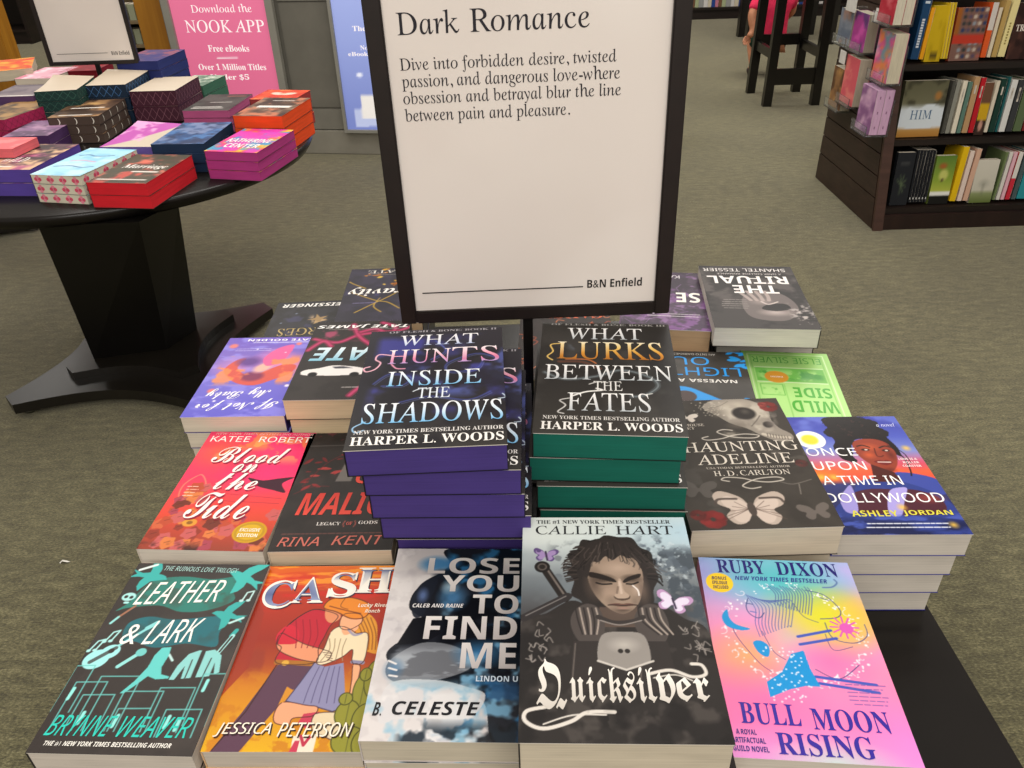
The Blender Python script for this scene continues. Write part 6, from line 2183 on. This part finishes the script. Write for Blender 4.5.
racked('brown covered book in the lowest far holder', 847, 111, 70, 1, .035, quick_art('9a7048', 86, 12, 1.5, ['c89a5a', '5a3c28']), 'c4bca8', '9a7048', 'clear holder with the brown book')
racked('grey blue book in the upper far holder', 856, 46, 14, 1, .035, quick_art('6a7484', 87, 12, 1.5, ['8a909c', 'a88070']), 'b4ac98', '6a7484', 'clear holder with the grey blue book')
tag_card('white price card between the two far holders', 843, 57)
tag_card('white price card at the top of the near holders', 879, 16)
tag_card('white price card above the upper far holder', 852, 4, .05, .09)

# ------------------------------------------------------------------ stool, play table and child
def make_stool(label, x, y, w=.276, d=.34, h=.66):
    t = thing('stool', label, 'stool', (x + w / 2, y + d / 2, 0))
    for sx in (-1, 1):
        for sy in (-1, 1):
            MB().bar((sx * w / 2, sy * d / 2, 0), (sx * (w / 2 - .008), sy * (d / 2 - .012), h - .03), .048, .042).out('leg', BLACK, t)
    for sy, z0, z1 in ((-1, .115, .2), (1, .27, .33)):
        MB().box(-w / 2 + .024, w / 2 - .024, sy * (d / 2 - .004) - .012, sy * (d / 2 - .004) + .012, z0, z1).out('stretcher', BLACK, t)
    for sx in (-1, 1):
        MB().box(sx * (w / 2 - .004) - .012, sx * (w / 2 - .004) + .012, -d / 2 + .02, d / 2 - .02, .25, .3).out('stretcher', BLACK, t)
    MB().box(-w / 2 - .03, w / 2 + .03, -d / 2 - .03, d / 2 + .03, h - .03, h + .01, .01).out('seat', BLACK, t)
    return t


s0 = at(766, 106, 0)
make_stool('black wooden stool standing on the carpet beside the slatted bookcase', s0.x, s0.y)
q0, q1 = at(747, 40, 0), at(840, 50, 0)
t = thing('play_table', 'black table with thick legs behind the stool', 'table', ((q0.x + q1.x) / 2, (q0.y + q1.y) / 2 + .1, 0))
hx_ = (q1.x - q0.x) / 2
for sx, sy in ((-1, .3), (1, -.3), (-1, 1), (1, 1)):
    cy_ = sy * .35
    MB().box(sx * hx_ - .035, sx * hx_ + .035, cy_ - .035, cy_ + .035, 0, .6).out('leg', BLACK, t)
MB().box(-hx_ - .05, hx_ + .05, -.2, .42, .6, .64, .006).out('table_top', BLACK, t)
MB().box(-hx_ * .2, hx_, -.08, -.05, .3, .6).out('modesty_panel', BLACK, t)


def skin_mesh(name, pts, edges, radii, m, parent, sub=2):
    me = bpy.data.meshes.new(name)
    me.from_pydata(pts, edges, [])
    o = bpy.data.objects.new(name, me)
    COL.objects.link(o)
    sk = o.modifiers.new('skin', 'SKIN')
    for i, r in enumerate(radii):
        rr = r if isinstance(r, tuple) else (r, r)
        me.skin_vertices[0].data[i].radius = rr
    me.skin_vertices[0].data[0].use_root = True
    ss = o.modifiers.new('sub', 'SUBSURF')
    ss.levels = ss.render_levels = sub
    bpy.context.view_layer.update()
    ev = o.evaluated_get(bpy.context.evaluated_depsgraph_get())
    nm = bpy.data.meshes.new_from_object(ev)
    nm.materials.clear()
    nm.materials.append(m)
    nm.polygons.foreach_set('use_smooth', np.ones(len(nm.polygons), dtype=bool))
    o.modifiers.clear()
    o.data = nm
    o.parent = parent
    return o


cyy = 5.42
cx0, cz0 = on_y(773, 20, cyy)
ch = thing('person', 'small child in a bright pink top crouching behind the black stool', 'person', (cx0, cyy, 0))
SKIN = mat('c98a68', .55, .35, .05, 20, 'skin')
hxh, hzh = on_y(746, 36, cyy)
hxh -= cx0
P_ = [(0, 0, .2), (0, -.005, .31), (0, -.0, .43), (0, .02, .51), (0, .025, .555), (0, .03, .61), (0, .03, .67), (0, .03, .71),
      (-.095, 0, .475), (-.15, -.03, .38), (hxh + .03, -.05, hzh + .04), (hxh, -.06, hzh),
      (.095, 0, .475), (.13, .05, .38), (.11, .14, .33), (.1, .17, .32),
      (-.055, .0, .2), (-.075, .17, .24), (-.07, .06, .055), (-.07, .11, .025),
      (.055, .0, .2), (.075, .17, .24), (.07, .06, .055), (.07, .11, .025)]
E_ = [(0, 1), (1, 2), (2, 3), (3, 4), (4, 5), (5, 6), (6, 7), (2, 8), (8, 9), (9, 10), (10, 11), (2, 12), (12, 13), (13, 14), (14, 15), (0, 16), (16, 17), (17, 18), (18, 19), (0, 20), (20, 21), (21, 22), (22, 23)]
R_ = [(.085, .07), (.08, .068), (.085, .065), (.035, .035), (.055, .06), (.075, .08), (.07, .075), (.04, .045), .04, .03, .024, .02, .04, .03, .024, .02, .055, .042, .026, .024, .055, .042, .026, .024]
body = skin_mesh('body', P_, E_, R_, SKIN, ch)
bits = []
for sgn, hp, dr in ((-1, (hxh, -.04, hzh), (-.55, -.25, -.8)), (1, (.1, .17, .32), (-.2, .9, -.3))):
    d = Vector(dr).normalized()
    sd = d.cross(Vector((0, 1, 0))).normalized()
    for k in range(4):
        o0 = Vector(hp) + sd * (.013 - .0088 * k)
        ln = (.026, .031, .029, .022)[k]
        p1 = o0 + d * .02
        p2 = p1 + d * ln * .5 + Vector((0, -.004, 0))
        p3 = p2 + d * ln * .5 + Vector((0, -.010, 0))
        bits.append(skin_mesh('finger', [tuple(o0), tuple(p1), tuple(p2), tuple(p3)], [(0, 1), (1, 2), (2, 3)], [.006, .0052, .0048, .004], SKIN, ch, 1))
    b0 = Vector(hp) + sd * .012
    bits.append(skin_mesh('thumb', [tuple(b0), tuple(b0 + sd * .014 + d * .008), tuple(b0 + sd * .02 + d * .024)], [(0, 1), (1, 2)], [.007, .006, .005], SKIN, ch, 1))
import bmesh
bm_ = bmesh.new()
bm_.from_mesh(body.data)
for o in bits:
    bm_.from_mesh(o.data)
    bpy.data.objects.remove(o)
bm_.to_mesh(body.data)
bm_.free()
skin_mesh('shirt', [(0, -.003, .21), (0, -.005, .29), (0, -.003, .38), (0, .008, .46), (0, .018, .505), (-.1, 0, .475), (-.14, -.022, .395), (.1, 0, .475), (.125, .035, .4)], [(0, 1), (1, 2), (2, 3), (3, 4), (3, 5), (5, 6), (3, 7), (7, 8)],
          [(.11, .09), (.1, .085), (.1, .08), (.1, .075), (.05, .045), .05, .042, .05, .042], mat('e8345c', .75, .2, .06, 30, 'pink_cotton'), ch)
skin_mesh('shorts', [(0, 0, .22), (0, .0, .19), (-.055, .03, .2), (-.073, .14, .235), (.055, .03, .2), (.073, .14, .235)], [(0, 1), (1, 2), (2, 3), (1, 4), (4, 5)], [(.095, .08), (.09, .078), .066, .06, .066, .06], mat('1d3a2c', .8, .2, .06, 30, 'green_cotton'), ch)
for sgn in (-1, 1):
    skin_mesh('shoe', [(sgn * .07, .04, .03), (sgn * .07, .09, .024), (sgn * .072, .14, .02)], [(0, 1), (1, 2)], [.032, .03, .024], mat('3a2c30', .6, .3), ch)
skin_mesh('hair', [(0, .0, .62), (0, .01, .68), (0, .03, .725), (0, -.04, .57)], [(0, 1), (1, 2), (0, 3)], [(.072, .06), (.082, .075), (.06, .07), (.05, .03)], mat('4a2f20', .6, .3, .15, 60, 'hair'), ch)
for sgn in (-1, 1):
    MB().lathe([(.0, -.004), (.008, -.003), (.01, 0), (.008, .003), (.0, .004)], 12, 0, 0).out('eye', mat('1c1614', .3, .5), ch).location = (sgn * .028, .115, .64)

# ------------------------------------------------------------------ far bookcase across the aisle
fa, fb = at(695, 20, 0), at(742, 18, 0)
simple_case('long low bookcase far across the carpet behind the stool', fa.x - 1.2, fa.x + 2.6, fa.y, .35, [.1, .42, .74], 1.1)
r = random.Random(12)
x = fa.x - .12
pal = [('blue', '2f4a8c'), ('white', 'd4d0cc'), ('olive', '8a8a5c'), ('pale green', 'a8b08a'), ('lavender', 'a89ab8'), ('rose', 'c07a8c'), ('cream', 'cfc4ac'), ('purple', '6a4a7c'), ('grey', '9a9a98'), ('navy', '25305c'), ('brown', '7a5a44'), ('coral', 'd87a6a')]
for i in range(34):
    nm, c = pal[(i * 5 + i // 7) % 12]
    tw = r.uniform(.03, .05)
    upright('%s spine, number %d from the left along the far low bookcase' % (nm, i + 1), x + tw / 2, fa.y + .03, .101, .13, r.uniform(.18, .24), tw - .002, quick_art(c, 90 + i % 12, 4), 'spine', spine=c, group='spines on the far low bookcase')
    x += tw

# ------------------------------------------------------------------ light
def area(name, loc, size, energy, color=(1, .97, .92), rot=(0, 0, 0)):
    l = bpy.data.lights.new(name, 'AREA')
    l.shape = 'RECTANGLE'
    l.size, l.size_y = size
    l.energy = energy
    l.color = color
    o = bpy.data.objects.new(name, l)
    COL.objects.link(o)
    o.location = loc
    o.rotation_euler = rot


area('ceiling_or_fill_light', (-.5, 2.6, 3.1), (3.2, 1.4), 60)
area('ceiling_or_fill_light', (.6, .2, 3.1), (2.4, 1.0), 24)
area('ceiling_or_fill_light', (1.6, 5.2, 3.1), (3.0, 1.2), 85)
area('ceiling_or_fill_light', (0, -1.7, 2.5), (3.4, 1.2), 60, rot=(math.radians(52), 0, 0))  # added fill lamp behind the camera, brightening faces turned towards it; no ceiling fixture
area('ceiling_or_fill_light', (-3.0, 6.0, 3.1), (3.0, 1.2), 70)
wd = bpy.data.worlds.new('store_ambience')
wd.use_nodes = True
wd.node_tree.nodes['Background'].inputs[0].default_value = lx('fff3e6')
wd.node_tree.nodes['Background'].inputs[1].default_value = .48
SC.world = wd
SC.view_settings.view_transform = 'Standard'
SC.view_settings.look = 'None'
